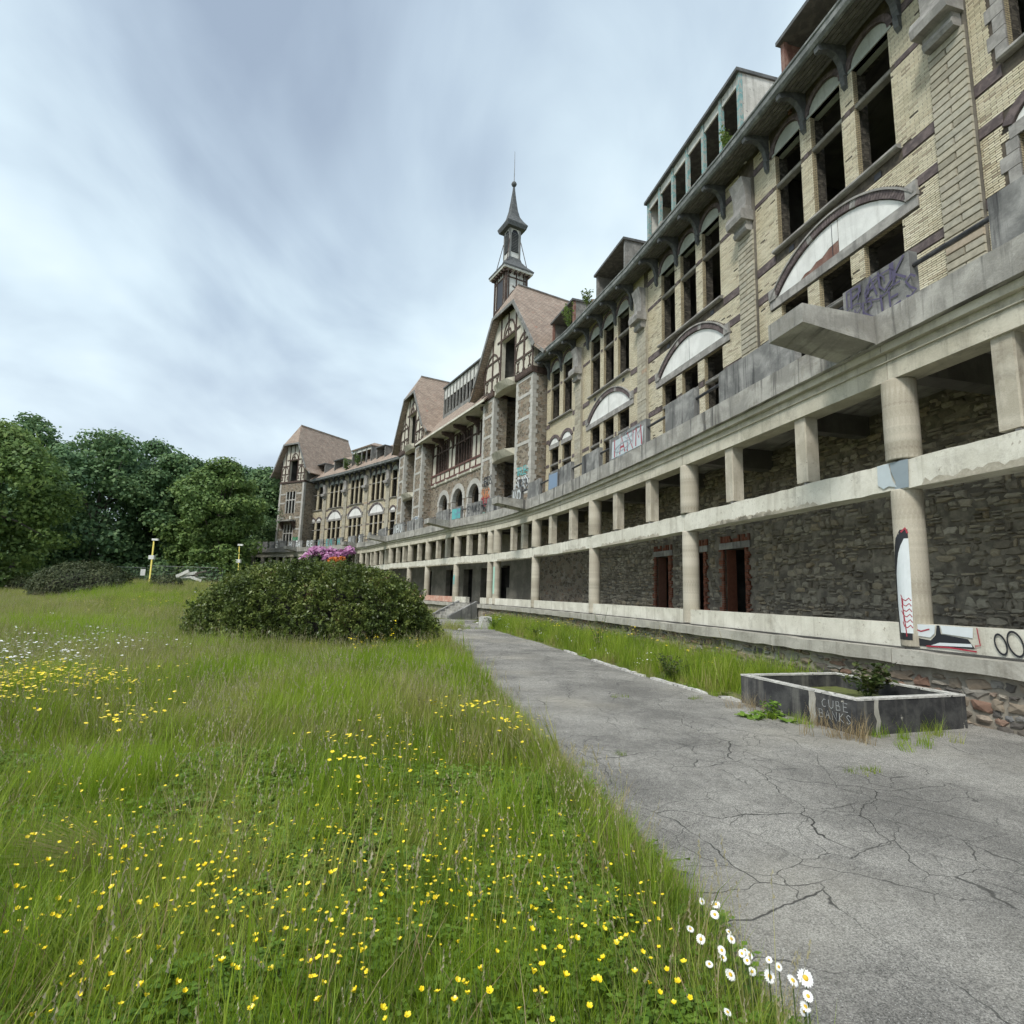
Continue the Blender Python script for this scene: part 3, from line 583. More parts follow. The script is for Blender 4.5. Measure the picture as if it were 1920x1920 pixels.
# big shoe-like graffito around the nearest column and along the low wall
f = cfr(S_A); c = np.array(f.pt(0, .2, 0)[:2])
def on_col(t, z, r=.2175):
    """t = metres round the column from its left silhouette side"""
    a = math.atan2(-f.w[1], -f.w[0]) + (t-.07)/r*.9; return (c[0]+r*math.cos(a), c[1]+r*math.sin(a), z)
def colpoly(pts_l, pts_r, col, r):
    mb = MB(); n = 14
    zs = np.linspace(pts_l[0][1], pts_l[-1][1], n)
    L_ = np.interp(zs, [p[1] for p in pts_l], [p[0] for p in pts_l]); R2 = np.interp(zs, [p[1] for p in pts_r], [p[0] for p in pts_r])
    for i in range(n-1):
        for j in range(5):
            q = lambda t, k: on_col(L_[k]+(R2[k]-L_[k])*t, zs[k], r)
            mb.poly([q(j/5, i), q((j+1)/5, i), q((j+1)/5, i+1), q(j/5, i+1)])
    mb.build('graffiti', 'p_'+col, BLD)
colpoly([(-.10, 1.0), (-.12, 1.5), (-.1, 2.1), (-.02, 2.5), (.1, 2.66)], [(.18, 1.0), (.2, 1.5), (.21, 2.1), (.22, 2.5), (.22, 2.66)], 'black', .219)
colpoly([(-.02, 1.1), (-.05, 1.5), (-.03, 2.0), (.06, 2.35), (.16, 2.52)], [(.2, 1.1), (.21, 1.5), (.22, 2.0), (.225, 2.35), (.225, 2.52)], 'white', .2215)
mb = MB(); fn = lambda t, z: on_col(t, z, .2235)
for k in range(6):
    z = 1.2+k*.08; mb.ribbon([(.05+.02*math.sin(k*2), z+.07), (.07, z), (.12, z-.02), (.17, z+.02), (.2, z-.02)], .016, fn)
mb.ribbon([(.05, 1.62), (.06, 1.5), (.09, 1.2), (.1, 1.05)], .018, fn); mb.ribbon([(.12, 2.62), (.19, 2.68), (.22, 2.6)], .03, fn); mb.build('graffiti', 'p_red', BLD)
fw = lambda s, z: cpt(S_A-s*.67, .052, z)
mb = MB()
for pts in ([(.02, .93), (.05, 1.05), (.5, 1.02), (.62, 1.1), (.66, 1.24), (.72, 1.24), (.74, 1.12), (1.3, 1.08), (1.42, .96), (.4, .93)],): mb.poly([fw(*p) for p in pts])
mb.build('graffiti', 'p_black', BLD)
mb = MB(); fw = lambda s, z: cpt(S_A-s*.67, .048, z)
mb.poly([fw(*p) for p in [(.02, 1.08), (.5, 1.06), (.6, 1.12), (.63, 1.24), (.02, 1.24)]]); mb.poly([fw(*p) for p in [(.78, 1.13), (1.4, 1.1), (1.42, 1.24), (.74, 1.24)]]); mb.poly([fw(*p) for p in [(.5, .95), (1.38, .98), (1.36, 1.02), (.7, 1.0)]]); mb.build('graffiti', 'p_white', BLD)
mb = MB(); fw = lambda s, z: cpt(S_A-s*.67, .044, z)
mb.ribbon([(.4, .935), (.9, .945), (1.46, .925), (1.44, 1.0), (1.54, 1.01), (1.5, 1.24)], .022, fw); mb.ribbon([(.15, 1.17), (.3, 1.14), (.5, 1.18)], .02, fw); mb.build('graffiti', 'p_red', BLD)
mb = MB()
for k, (cx, cz, rx, rz_, tl) in enumerate([(1.92, 1.05, .1, .125, .35), (2.18, 1.07, .13, .15, .35), (2.5, 1.08, .12, .14, .3)]):
    mb.ribbon([(cx+rx*math.cos(t)+tl*rz_*math.sin(t)*-.8, cz+rz_*math.sin(t)) for t in np.linspace(0, 6.6, 26)], .028, fw)
mb.build('graffiti', 'p_black', BLD)
# small black scrawls on the arcade wall
fr, W, holes, o = WALLF[2]; mb = MB(); fn = lambda s, z: fr.pt(s, -.075, z)
x = local_s(fr, s_px(1182, 1095, DB), DB); scribble(mb, x-.25, x+.25, 1.75, 2.1, 7, .04, fn); mb.build('graffiti', 'p_black', BLD)
# painted streaks on the paired columns
for s, colr, z0, z1 in [(S_E-.45, 'mint', 1.5, 3.0), (S_G, 'teal', 1.9, 2.6)]:
    fq = cfr(s); cq = fq.pt(0, .2, 0); mb = MB(); base = math.atan2(-fq.w[1], -fq.w[0])
    for i in range(6):
        for z in np.linspace(z0, z1, 7)[:-1]:
            dz = (z1-z0)/6
            if colr == 'teal' and random.random() < .4: continue
            mb.poly([(cq[0]+.2185*math.cos(base+a2), cq[1]+.2185*math.sin(base+a2), zz_) for a2, zz_ in ((i*.13-.2, z), (i*.13-.07, z), (i*.13-.07, z+dz), (i*.13-.2, z+dz))])
    mb.build('graffiti', 'p_'+colr, BLD)

# ------------------------------------------------------------------ upper facade: brick wings
random.seed(21)
Z_SILL, Z_TR, Z_LIN, Z_EAVE = 11.55, 13.5, 14.55, 15.45
Z_LT, Z_L0, Z_L1, Z_LTR = 9.85, 9.85, 10.1, 8.85
def arcR(a, h): return (a*a+h*h)/(2*h)
A_H, A_RISE = 2.05, .95; A_R = arcR(A_H, A_RISE); A_ZC = Z_L1+A_RISE-A_R; A_T = math.asin(A_H/A_R)
IND_BRICKS = []            # (distance, frame, s, z) of whole bricks for the nearest courses
me_brick = None
def lay_bricks(fr, W, holes, arches, bands, mb, z0, z1, m0=.36, m1=.36, pm=.012):
    z = z0; row = 0; BW, BH = .20, .05; g = .0145
    while z < z1-.03:
        zc = z+BH/2; cut = [(h[0]-.0, h[1]+.0) for h in holes if h[2]-.03 < zc < h[3]+.03]
        for (cs, zc0, r, zl) in arches:
            if zl < zc < zc0+r: hw = math.sqrt(r*r-(zc-zc0)**2); cut.append((cs-hw, cs+hw))
        band = any(b0-.02 < zc < b1+.02 for b0, b1 in bands)
        if not band:
            off = (row % 2)*BW/2; s = m0-off
            while s < W-m1:
                a, b = max(s, m0), min(s+BW-g, W-m1); s += BW
                iv = [(a, b)]
                for c0, c1 in cut: iv = [x for p, q in iv for x in ((p, min(q, c0)), (max(p, c1), q)) if x[1]-x[0] > .008]
                for p, q in iv:
                    if q-p < .008 or random.random() < pm: continue
                    j = random.uniform(-.003, .004)
                    if q-p > BW-g-.002: IND_BRICKS.append((fr, (p+q)/2, zc, j))
                    else: mb.box(fr, p, q, -.012+j, .0, z+g*.5, z+BH-g*.5, skip_back=True)
        z += BH; row += 1
bracket = MB()
pr = [(0, 14.55), (-.09, 14.55), (-.12, 14.7), (-.17, 14.92), (-.3, 15.1), (-.48, 15.17), (-.66, 15.14), (-.76, 15.06), (-.82, 15.08), (-.84, 15.2), (-.78, 15.3), (0, 15.44)]
bracket.profile(ID, pr, -.075, .075); bracket.profile(ID, [(0, 14.2), (-.1, 14.3), (-.14, 14.55), (0, 14.55)], -.06, .06); me_bracket = bracket.mesh('eave_bracket', 'slate')
capm = MB()
capm.profile(ID, [(0, 12.82), (-.2, 12.82), (-.24, 12.9), (-.24, 12.97), (-.2, 13.02), (-.22, 13.1), (-.32, 13.14), (-.4, 13.24), (-.41, 13.36), (-.34, 13.45), (-.24, 13.52), (-.2, 13.75), (-.21, 14.05), (-.26, 14.35), (-.34, 14.6), (0, 14.6)], -.31, .31)
capm.profile(ID, [(0, 13.12), (-.425, 13.12), (-.46, 13.3), (-.42, 13.46), (0, 13.46)], -.38, .38); me_cap = capm.mesh('capital', 'sill')
vent = MB(); vent.box(ID, -.09, .09, -.02, .03, 0, .15); me_vent = vent.mesh('air_vent', 'stain')  # solid black block; the hole's shade is its colour
def blk(w, h):
    mb = MB(); b = .012; o = .045
    v = [(-w/2, 0, 0), (w/2, 0, 0), (w/2, 0, h), (-w/2, 0, h)]; mb.v = v + [(x*(1-2*b/w), o, b if z == 0 else h-b) for x, y, z in v]
    mb.f = [(4, 5, 6, 7)] + [(i, (i+1) % 4, 4+(i+1) % 4, 4+i) for i in range(4)]; mb.m = [0]*5; return mb.mesh('stone_block', 'pil')
BLK_F, BLK_H = blk(.72, .155), blk(.352, .155)
def pilaster(fr, s, near):
    f = fr.sub(s, 0); mb = MB(); mb.box(f, -.35, .35, -.10, .05, Z_ST-.05, 14.6); o = mb.build('pilaster', 'pilcore' if near else 'pil', BLD)
    inst('capital', me_cap, o, f.mat(0, -.10, 0))
    z = Z_ST; i = 0; mbs = MB()
    while z < 12.8:
        if near:
            if i % 2: inst('stone_block', BLK_F, o, f.mat(0, -.10, z))
            else:
                for x in (-.184, .184): inst('stone_block', BLK_H, o, f.mat(x, -.10, z))
        else:
            for x0, x1 in (((-.36, .36),) if i % 2 else ((-.36, -.008), (.008, .36))): mbs.box(f, x0, x1, -.145+random.uniform(0, .012), -.1, z, z+.155, skip_back=True)
        z += .167; i += 1
    if not near: mbs.build('stone_block', 'pil', o, kind='stuff')
def tymp_poly(cs, zc, R, t, z, n=16):
    return [(cs+R*math.sin(-t+2*t*i/n), zc+R*math.cos(-t+2*t*i/n)) for i in range(n+1)]
def bay(fr, W, wins, near=False, arch='big', m0=.36, m1=.36, quoins=False):
    """one bay: wins = window centres; arch 'big' = one wide arch, 'small' = an arch per window"""
    hw = .5 if near or W > 5.5 or len(wins) < 3 else .5*W/6.45
    up = [(c-hw, c+hw, Z_SILL, Z_LIN) for c in wins]; lo = [(c-hw, c+hw, Z_ST, Z_LT) for c in wins]; holes = up+lo
    mb = MB(); wall_grid(mb, fr, 0, W, Z_ST-.05, Z_EAVE, holes, 0, .13, 0, 1)
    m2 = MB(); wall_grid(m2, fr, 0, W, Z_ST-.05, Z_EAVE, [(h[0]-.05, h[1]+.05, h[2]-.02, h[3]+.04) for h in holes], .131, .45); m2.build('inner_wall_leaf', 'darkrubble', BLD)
    wl = mb.build('brick_wall', ['mortar', 'jamb'] if near else ['brick', 'jamb'], BLD)
    L0, L1 = wins[0]-hw, wins[-1]+hw; kx = W/6.45 if not near and W < 5.5 else 1.0
    # purple bands
    bands = [(Z_SILL-.36, Z_SILL-.12), (10.28, 10.5), (Z_LTR-.02, Z_LTR+.16), (Z_TR-.03, Z_TR+.1), (7.05, 7.2), (14.62, 14.82)]
    for (b0, b1) in bands:
        iv = [(m0, W-m1)]; zc = (b0+b1)/2; cut = [(h[0]-.12, h[1]+.12) for h in holes if h[2]-.4 < zc < h[3]]
        if b0 < Z_SILL < b1+.5 and b0 > 11: cut = [(L0-.14, L1+.14)]
        if arch == 'big' and abs(b0-10.28) < .01: cut = [(W/2-2.3*kx, W/2+2.3*kx)]
        if abs(b0-14.62) < .01: cut = [(c-.66, c+.66) for c in wins]
        if arch == 'small' and abs(b0-10.28) < .01: cut = [(c-.7, c+.7) for c in wins]
        for c0, c1 in cut: iv = [x for p, q in iv for x in ((p, min(q, c0)), (max(p, c1), q)) if x[1]-x[0] > .08]
        for p, q in iv: m2 = MB(); m2.box(fr, p, q, -.022, .02, b0, b1); m2.build('purple_band', 'band', wl)
    # sills, transoms
    m2 = MB(); m2.profile(fr, [(-.12, Z_SILL-.11), (-.16, Z_SILL-.08), (-.16, Z_SILL-.03), (0, Z_SILL+.02), (.46, Z_SILL+.02), (.46, Z_SILL-.11)], L0-.12, L1+.12); m2.build('window_sill', 'sill', BLD)
    for (c, zt) in [(c, z) for c in wins for z in (Z_TR, Z_LTR)]:
        m2 = MB(); m2.profile(fr, [(.03, zt), (.0, zt+.03), (.02, zt+.06), (.0, zt+.09), (.03, zt+.12), (.2, zt+.12), (.2, zt)], c-hw-.02, c+hw+.02); m2.build('window_transom', 'sill', BLD)
    # upper heads: grey tympana under dark brick rings
    for c in wins:
        m2 = MB(); m2.box(fr, c-hw-.1, c+hw+.1, -.03, .3, Z_LIN, Z_LIN+.07); m2.prism(fr, [(c+(hw+.02)*math.cos(t), Z_LIN+.07+.42*math.sin(t)) for t in np.linspace(0, math.pi, 13)], -.012, .02); o = m2.build('window_head', 'tymp2', BLD)
        m2 = MB(); m2.arcbeam(fr, (c, Z_LIN+.07), hw+.1, 0, 180, .15, -.05, .02, 12, sz=.92); m2.build('brick_arch', 'band', o)
    arches = []
    if arch == 'big':
        cs = W/2; AH = A_H*kx; R = arcR(AH, A_RISE); zc = Z_L1+A_RISE-R; t = math.asin(AH/R)
        m2 = MB(); m2.box(fr, cs-AH-.25, cs+AH+.25, -.05, .02, Z_L0, Z_L1); lin = m2.build('window_lintel', 'sill', BLD)
        P = tymp_poly(cs, zc, R-.02, t, 0); hole = []
        m2 = MB()
        if near == 2:                                  # boarding broken at its lower edge on one side
            P1 = [p for p in P if p[0] < cs-.2]; m2.prism(fr, [(cs-.2, Z_L1+.02)] + [(P[0][0], Z_L1)] + P1 + [(cs-.2, zc+R-.03)], -.012, .0)
            P2 = [p for p in P if p[0] >= cs-.18]; brk = [(cs-.18, Z_L1+.02), (cs+.2, Z_L1+.02)]; m2.prism(fr, [(cs-.18, zc+R-.03)] + P2 + [(cs+1.15, Z_L1+.02), (cs+.95, Z_L1+.13), (cs+.75, Z_L1+.12), (cs+.55, Z_L1+.22), (cs+.35, Z_L1+.21), (cs+.1, Z_L1+.33), (cs-.18, Z_L1+.36)], -.012, .0)
            m3 = MB(); m3.prism(fr, [(cs-.18, Z_L1+.01), (cs+1.2, Z_L1+.01), (cs+.95, Z_L1+.2), (cs-.18, Z_L1+.42)], -.006, .0); m3.build('exposed_brick', 'redmetal', wl)
        else:
            m2.prism(fr, [(P[0][0], Z_L1)] + P + [(P[-1][0], Z_L1)], -.012, .0)
        o = m2.build('tympanum', 'tymp', BLD)
        m2 = MB(); m2.box(fr, cs-.008, cs+.008, -.016, .0, Z_L1+.02, zc+R-.05); m2.build('board_joint', 'stain', o)
        m2 = MB(); nv = int(2*t*R/.085); dt = 2*t/nv
        ring = MB()
        for i in range(nv):
            ta = -t+dt*i; tb = ta+dt*.86; pts = [(cs+(R+q)*math.sin(x), zc+(R+q)*math.cos(x)) for x, q in ((ta, 0), (tb, 0), (tb, .18), (ta, .18))]
            key = abs(ta+dt/2) > t-dt*1.5 or abs(abs(ta+dt/2)-.27) < dt*.9
            (m2 if not key else ring).prism(fr, pts, -.07, .0)
        o = m2.build('arch_ring', 'band', BLD, kind='stuff'); ring.build('arch_keystone', 'sill', o)
        m2 = MB(); m2.arcbeam(fr, (cs, zc), R+.205, 90-math.degrees(t)*1.02, 90+math.degrees(t)*1.02, .05, -.10, .0, 26); m2.build('arch_hood', 'sill', o)
        for sg in (-1, 1):
            m2 = MB(); x = cs+sg*(AH+.13); m2.box(fr, x-.13, x+.13, -.085, .02, Z_L1-.0, Z_L1+.34); m2.build('arch_springer', 'sill', o)
        arches.append((cs, zc, R+.26, Z_L1-.05)); holes2 = holes+[(cs-AH-.25, cs+AH+.25, Z_L0, Z_L1)]
    else:
        holes2 = list(holes)
        for c in wins:
            R = arcR(hw+.04, .34); zc = Z_L1+.34-R; t = math.asin((hw+.04)/R); m2 = MB(); m2.box(fr, c-hw-.12, c+hw+.12, -.04, .02, Z_L0, Z_L1); o = m2.build('window_lintel', 'sill', BLD)
            m2 = MB(); m2.prism(fr, [(c-hw-.03, Z_L1)] + tymp_poly(c, zc, R-.01, t, 0, 10) + [(c+hw+.03, Z_L1)], -.012, 0); m2.build('tympanum', 'tymp', o)
            m2 = MB(); m2.arcbeam(fr, (c, zc), R+.1, 90-math.degrees(t), 90+math.degrees(t), .18, -.06, 0, 12); m2.build('arch_ring', 'band', o)
            arches.append((c, zc, R+.2, Z_L1-.05)); holes2.append((c-hw-.12, c+hw+.12, Z_L0, Z_L1))
    for c in wins:                                     # little vents above and below
        if near or W > 5: inst('air_vent', me_vent, BLD, fr.mat(c, 0, 11.18 if abs(c-W/2) > .6 else 11.9-.9) ) if abs(c-W/2) > .6 else None
    if quoins:
        for (h0, h1, z0, z1) in holes:
            z = max(z0, 7.2); i = 0; mbq = MB()
            while z < z1:
                for e, sg in ((h0, -1), (h1, 1)):
                    w = .32 if i % 2 else .2; x = sorted((e, e+sg*w)); mq = MB(); mq.box(fr, x[0], x[1], -.03, .02, z+.004, min(z+.29, z1)); mq.build('quoin_block', 'sill', wl)
                z += .3; i += 1
        holes2 = [(h[0]-.28, h[1]+.28, h[2]-.1, h[3]) if h in holes else h for h in holes2]
    if near:
        cutholes = [(h[0]-.0, h[1]+.0, h[2]-(.14 if h[2] > 11 else 0), h[3]+(.07 if h[3] > 14 else 0)) for h in holes2] + [(c-hw-.2, c+hw+.2, Z_LIN+.05, Z_LIN+.65) for c in wins]
        mbk = MB(); lay_bricks(fr, W, cutholes, arches, bands, mbk, Z_ST, 15.25, m0, m1); mbk.build('brick_course', 'brick_geo', wl, kind='stuff')
    # eaves
    m2 = MB(); m2.profile(fr, [(0, 15.42), (-.80, 15.28), (-.80, 15.36), (0, 15.5)], 0, W); so_ = m2.build('eave_soffit', 'soffit', BLD)
    for k in range(1, 6): m2 = MB(); d = -.14*k; zz_ = 15.42+d*.175; m2.profile(fr, [(d, zz_+.01), (d-.03, zz_-.0), (d-.03, zz_-.03), (d, zz_-.02)], 0, W); m2.build('soffit_board', 'soffit', so_)
    m2 = MB(); m2.profile(fr, [(-.78, 15.22), (-.86, 15.23), (-.92, 15.3), (-.92, 15.46), (-.95, 15.48), (-.95, 15.54), (-.78, 15.5)], 0, W); m2.build('gutter', 'gutter', BLD)
    xs = [wins[0]-hw-.3] + [(p+q)/2 for p, q in zip(wins[:-1], wins[1:])] + [wins[-1]+hw+.3]
    for x in xs: inst('eave_bracket', me_bracket, BLD, fr.mat(x, 0, 0))
    # roof slope and rooms behind
    P = fr.pt; m2 = MB(); m2.slab([P(0, -.9, 15.56), P(W, -.9, 15.56), P(W, 3.4, 19.2), P(0, 3.4, 19.2)], .12); m2.build('roof_slope', 'roof', BLD)
    m2 = MB(); m2.slab([P(0, 3.4, 19.2), P(W, 3.4, 19.2), P(W, 9, 19.7), P(0, 9, 19.7)], .12); m2.build('roof_top', 'roof', BLD)
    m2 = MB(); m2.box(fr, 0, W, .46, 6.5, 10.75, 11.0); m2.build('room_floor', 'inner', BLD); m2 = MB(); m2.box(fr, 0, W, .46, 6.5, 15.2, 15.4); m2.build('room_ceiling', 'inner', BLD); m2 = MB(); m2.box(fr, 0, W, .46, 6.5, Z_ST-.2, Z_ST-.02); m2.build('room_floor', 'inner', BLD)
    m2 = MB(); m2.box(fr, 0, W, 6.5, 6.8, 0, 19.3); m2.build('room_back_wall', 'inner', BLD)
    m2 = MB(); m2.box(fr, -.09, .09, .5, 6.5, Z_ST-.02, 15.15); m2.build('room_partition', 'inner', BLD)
    return wl

P0, P1, P2, P3, PK = [p_px(*q, 2.8) for q in [(1803, 300), (1406, 500), (1208, 650), (1088, 740), (1025, 800)]]
PM = P0 + (P0-P1)/np.linalg.norm(P0-P1)*6.45; PMM = PM + (PM-P0)/np.linalg.norm(PM-P0)*2.0
near_pts = [PM, P0, P1, P2, P3]
BAYF = []
for i, (a, b) in enumerate(zip(near_pts[:-1], near_pts[1:])):
    fr = Fr(a, b-a); W = float(np.linalg.norm(b-a)); BAYF.append((fr, W))
    c0 = W-.36-.62-.5
    bay(fr, W, [c0-2.9, c0] if i == 0 else [W/2-1.39, W/2, W/2+1.39], near=(True, 2, True, False)[i], arch='small' if i == 0 else 'big', quoins=(i == 0))
    pilaster(fr, W, near=i < 2)
fr = Fr(P3, PK-P3); W = float(np.linalg.norm(PK-P3)); BAYF.append((fr, W)); bay(fr, W, [W*.36, W*.73], arch='small', m1=.05)
# bricks: the 300 nearest whole bricks in view are pieces of their own, the rest is one mass
mbk = MB(); mbk.box(ID, -.09275, .09275, -.014, 0, -.01775, .01775, skip_back=True); me_brick = mbk.mesh('brick', 'brick_geo')
def in_view(p):
    q = np.array(p)-[0, 0, HC]; z = q @ CF; return z > .5 and abs(q @ CR)/z < .915 and abs(q @ CU)/z < .915
cand = []
for fr, s, z, j in IND_BRICKS:
    p = fr.pt(s, 0, z); dd = math.dist(p, (0, 0, HC)); cand.append((dd if in_view(p) and z > 6.9 else 1e3+dd, fr, s, z, j))
cand.sort(key=lambda t: t[0]); WL = {}
for o in BLD.children:
    if o.name.startswith('brick_wall'): WL[o.name] = o
walls = sorted(WL.values(), key=lambda o: o.name); frs = [b[0] for b in BAYF]
rest_b = {}
for k, (dd, fr, s, z, j) in enumerate(cand):
    i = frs.index(fr) if fr in frs else 0
    if k < 300 and dd < 900: inst('brick', me_brick, walls[i], fr.mat(s, j, z))
    else: rest_b.setdefault(i, MB()).box(fr, s-.09275, s+.09275, -.014+j, 0., z-.01775, z+.01775, skip_back=True)
for i, m in rest_b.items(): m.build('brick_course', 'brick_geo', walls[i], kind='stuff')
# end of the near wing (out of the frame)
fr = Fr(PM, P0-PM); m2 = MB(); m2.box(fr, -.35, 0, 0, 9, 0, 19); m2.build('end_wall', 'brick', BLD)
f = cfr(S_BEG); m2 = MB(); m2.box(f, -.1, .2, .4, 6, 0, Z_SB); m2.build('end_wall', 'render', BLD)  # unseen wall added to keep light out of the gallery's open end

# far wing
def interp_far(px):
    X = [580, 598, 632, 672, 711, 729, 745]; return np.array([np.interp(px, X, [-27.0, -25.3, -22.0, -18.4, -15.1, -13.6, -12.2]), np.interp(px, X, [73.0, 71.4, 68.5, 64.9, 61.5, 59.9, 58.3])])
fp = [interp_far(p) for p in (745, 729, 690, 651, 612, 580)]; fp[0] = np.array([-10.9, 57.0]); FARF = []
for i, (a, b) in enumerate(zip(fp[:-1], fp[1:])):
    fr = Fr(a, b-a); W = float(np.linalg.norm(b-a)); FARF.append((fr, W)); k = W/6.45
    if i == 0: bay(fr, W, [W*.72], arch='small')
    elif i == 4: bay(fr, W, [W*.32, W*.68], arch='small')
    else: bay(fr, W, [W/2-1.39*k, W/2, W/2+1.39*k])
    if i < 4: pilaster(fr, W, False)

# dormers
def dormer(fr, s0, s1, z0, z1, d0, n, post='teal', cheek='whiteboard', depth=2.6, hip=False, boards=True, fas=.16):
    P = fr.pt; ov = .06
    mb = MB(); mb.box(fr, s0-ov, s1+ov, d0-ov-.06, d0+depth, z1-.02, z1+.1)
    if hip: mb.slab([P(s0-ov, d0-ov-.1, z1+.1), P(s1+ov, d0-ov-.1, z1+.1), P((s0+s1)/2+.4, d0+1.4, z1+.95), P((s0+s1)/2-.4, d0+1.4, z1+.95)], .06); mb.slab([P(s0-ov, d0-ov-.1, z1+.1), P((s0+s1)/2-.4, d0+1.4, z1+.95), P((s0+s1)/2-.4, d0+3, z1+.95), P(s0-ov, d0+3, z1+.1)], .06); mb.slab([P(s1+ov, d0-ov-.1, z1+.1), P((s0+s1)/2+.4, d0+1.4, z1+.95), P((s0+s1)/2+.4, d0+3, z1+.95), P(s1+ov, d0+3, z1+.1)], .06)
    o = mb.build('dormer', 'slate' if not hip else 'roof', BLD)
    for x0, x1 in ((s0, s0+.1), (s1-.1, s1)): m2 = MB(); m2.box(fr, x0, x1, d0+.14, d0+depth, z0-.6, z1-.021); m2.build('dormer_cheek', cheek, o)
    for i in range(n+1):
        x = s0+(s1-s0)*i/n; x = min(max(x, s0+.07), s1-.07); m2 = MB(); m2.box(fr, x-.07, x+.07, d0, d0+.13, z0-.4, z1-.021); m2.build('window_post', post, o)
    if boards:
        for i in range(n): a, b = s0+(s1-s0)*i/n+.08, s0+(s1-s0)*(i+1)/n-.08; m2 = MB(); m2.box(fr, a, b, d0+.04, d0+.09, z1-.02-fas*2.2, z1-.022); m2.build('head_board', 'whiteboard', o)
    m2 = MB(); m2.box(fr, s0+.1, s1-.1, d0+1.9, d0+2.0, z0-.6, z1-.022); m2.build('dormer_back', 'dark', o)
    m2 = MB(); m2.box(fr, s0+.02, s1-.02, d0-.02, d0+.16, z0-.5, z0); m2.build('window_board', 'slate2', o)
    return o
def s_on(fr, px, py, d):
    r = ray(px, py); k = ((fr.o+fr.w*d) @ fr.w)/(r[:2] @ fr.w); p = r[:2]*k; return float((p-fr.o) @ fr.u), HC+r[2]*k
frA = BAYF[1][0]; DD = -.2
a, za = s_on(frA, 1385, 143, DD); b, zb = s_on(frA, 1213, 373, DD); dormer(frA, a, b, 16.0, (za+zb)/2-.05, DD, 6)
a, za = s_on(BAYF[0][0], 1463, 85, DD); fr0 = BAYF[0][0]; W0 = BAYF[0][1]
dormer(fr0, 2.2, a, 15.9, za, DD, 3, 'redmetal', 'redmetal', boards=False)
a, za = s_on(BAYF[2][0], 1172, 455, DD); b, zb = s_on(BAYF[2][0], 1118, 514, DD); dormer(BAYF[2][0], a, b, 15.8, (za+zb)/2, DD, 1, 'slate2', 'slate2', boards=False)
a, za = s_on(BAYF[3][0], 1076, 562, DD); b, zb = s_on(BAYF[3][0], 1036, 610, DD); dormer(BAYF[3][0], a, b, 15.8, (za+zb)/2, DD, 1, 'redmetal', 'slate2', boards=False)
for i, pa, pb, y, hip in [(2, 697, 661, 838, True), (1, 723, 706, 835, False), (3, 645, 627, 862, False), (4, 610, 592, 873, False)]:
    fr = FARF[i][0]; a, za = s_on(fr, pa, y, .0); b, zb = s_on(fr, pb, y+6, .0); dormer(fr, a, b, 15.9, max(17.6, min(18.6, (za+zb)/2)), .0, 4 if hip else 1, 'slate2', 'slate2', boards=hip, hip=hip)

# ------------------------------------------------------------------ stone gable towers
random.seed(31)
ZB0, ZB1 = 14.75, 15.15
def pier(fr, s0, s1, d0, d1, z0, z1, side=True):
    mb = MB(); mb.box(fr, s0, s1, d0, d1, z0, z1); o = mb.build('stone_pier', 'rubble', BLD)
    for e, sg in ((s0, 1), (s1, -1)):                  # corner quoins, toothed into the rubble
        z = z0; i = 0; mq = MB()
        while z < z1-.01:
            w = .34 if i % 2 else .24; wd = .24 if i % 2 else .36; x = sorted((e-sg*.02, e+sg*w)); mq.box(fr, x[0], x[1], d0-.025, d0+wd, z, min(z+.27, z1)-.005); z += .275; i += 1
        mq.build('quoin_stone', 'quoin', o, kind='stuff')
    for z in (7.4, 8.9, 10.45, 12.0, 13.45, z1-.22):
        m2 = MB(); m2.box(fr, s0+.22, s1-.22, d0-.02, d0+.1, z, z+.2); m2.build('stone_band', 'quoin', o)
    return o
def timber(par, fr, d, *bars, w=.13, mat='wood'):
    for b in bars:
        m2 = MB()
        if len(b) == 4: m2.beam(fr, b[:2], b[2:], w, d-.05-random.uniform(0, .004), d+.02)
        else: m2.arcbeam(fr, b[:2], b[2], b[3], b[4], w*.8, d-.045-random.uniform(0, .004), d+.02, 9, sz=b[5] if len(b) > 5 else 1.)
        m2.build('timber', mat, par)
def gable_roof(fr, W, zt, zb, d_back, ov=.5, flare=.95):
    """half-hipped roof with flared feet; front edge at d=-ov"""
    P = fr.pt; c = W/2; h = 1.42; sl = (zt-zb)/(c-h+.8); zr = zt+h*sl; rf = .6
    mb = MB(); n = 0
    for sg in (-1, 1):
        q = lambda s: c+sg*s
        mb.slab([P(q(c+.8), -ov, zb), P(q(h), -ov, zt), P(q(0), rf, zr), P(q(0), d_back, zr), P(q(c+.8), d_back, zb)], .16)
        mb.slab([P(q(c+.8), -ov, zb), P(q(c+.8), d_back, zb), P(q(c+.8+flare), d_back, zb-.75), P(q(c+.8+flare), -ov+.15, zb-.75)], .14)
    mb.slab([P(c-h, -ov, zt), P(c+h, -ov, zt), P(c, rf, zr)], .16)
    o = mb.build('gable_roof', 'roof', BLD)
    for sg in (-1, 1):
        q = lambda s: c+sg*s; m2 = MB()
        m2.beam(fr, (q(c+.8), zb-.10), (q(h), zt-.12), .22, -ov-.04, -ov+.03); m2.build('bargeboard', 'slate2', o)
        m2 = MB(); m2.beam(fr, (q(c+.8+flare), zb-.86), (q(c+.8), zb-.10), .18, -ov+.1, -ov+.17); m2.build('bargeboard', 'slate2', o)
    m2 = MB(); m2.box(fr, c-h-.1, c+h+.1, -ov-.045, -ov+.035, zt-.24, zt-.02); m2.build('bargeboard', 'slate2', o)
    m2 = MB(); m2.tube([P(c, rf, zr+.02), P(c, d_back, zr+.02)], .07, 6); m2.build('ridge_cap', 'slate2', o)
    return o
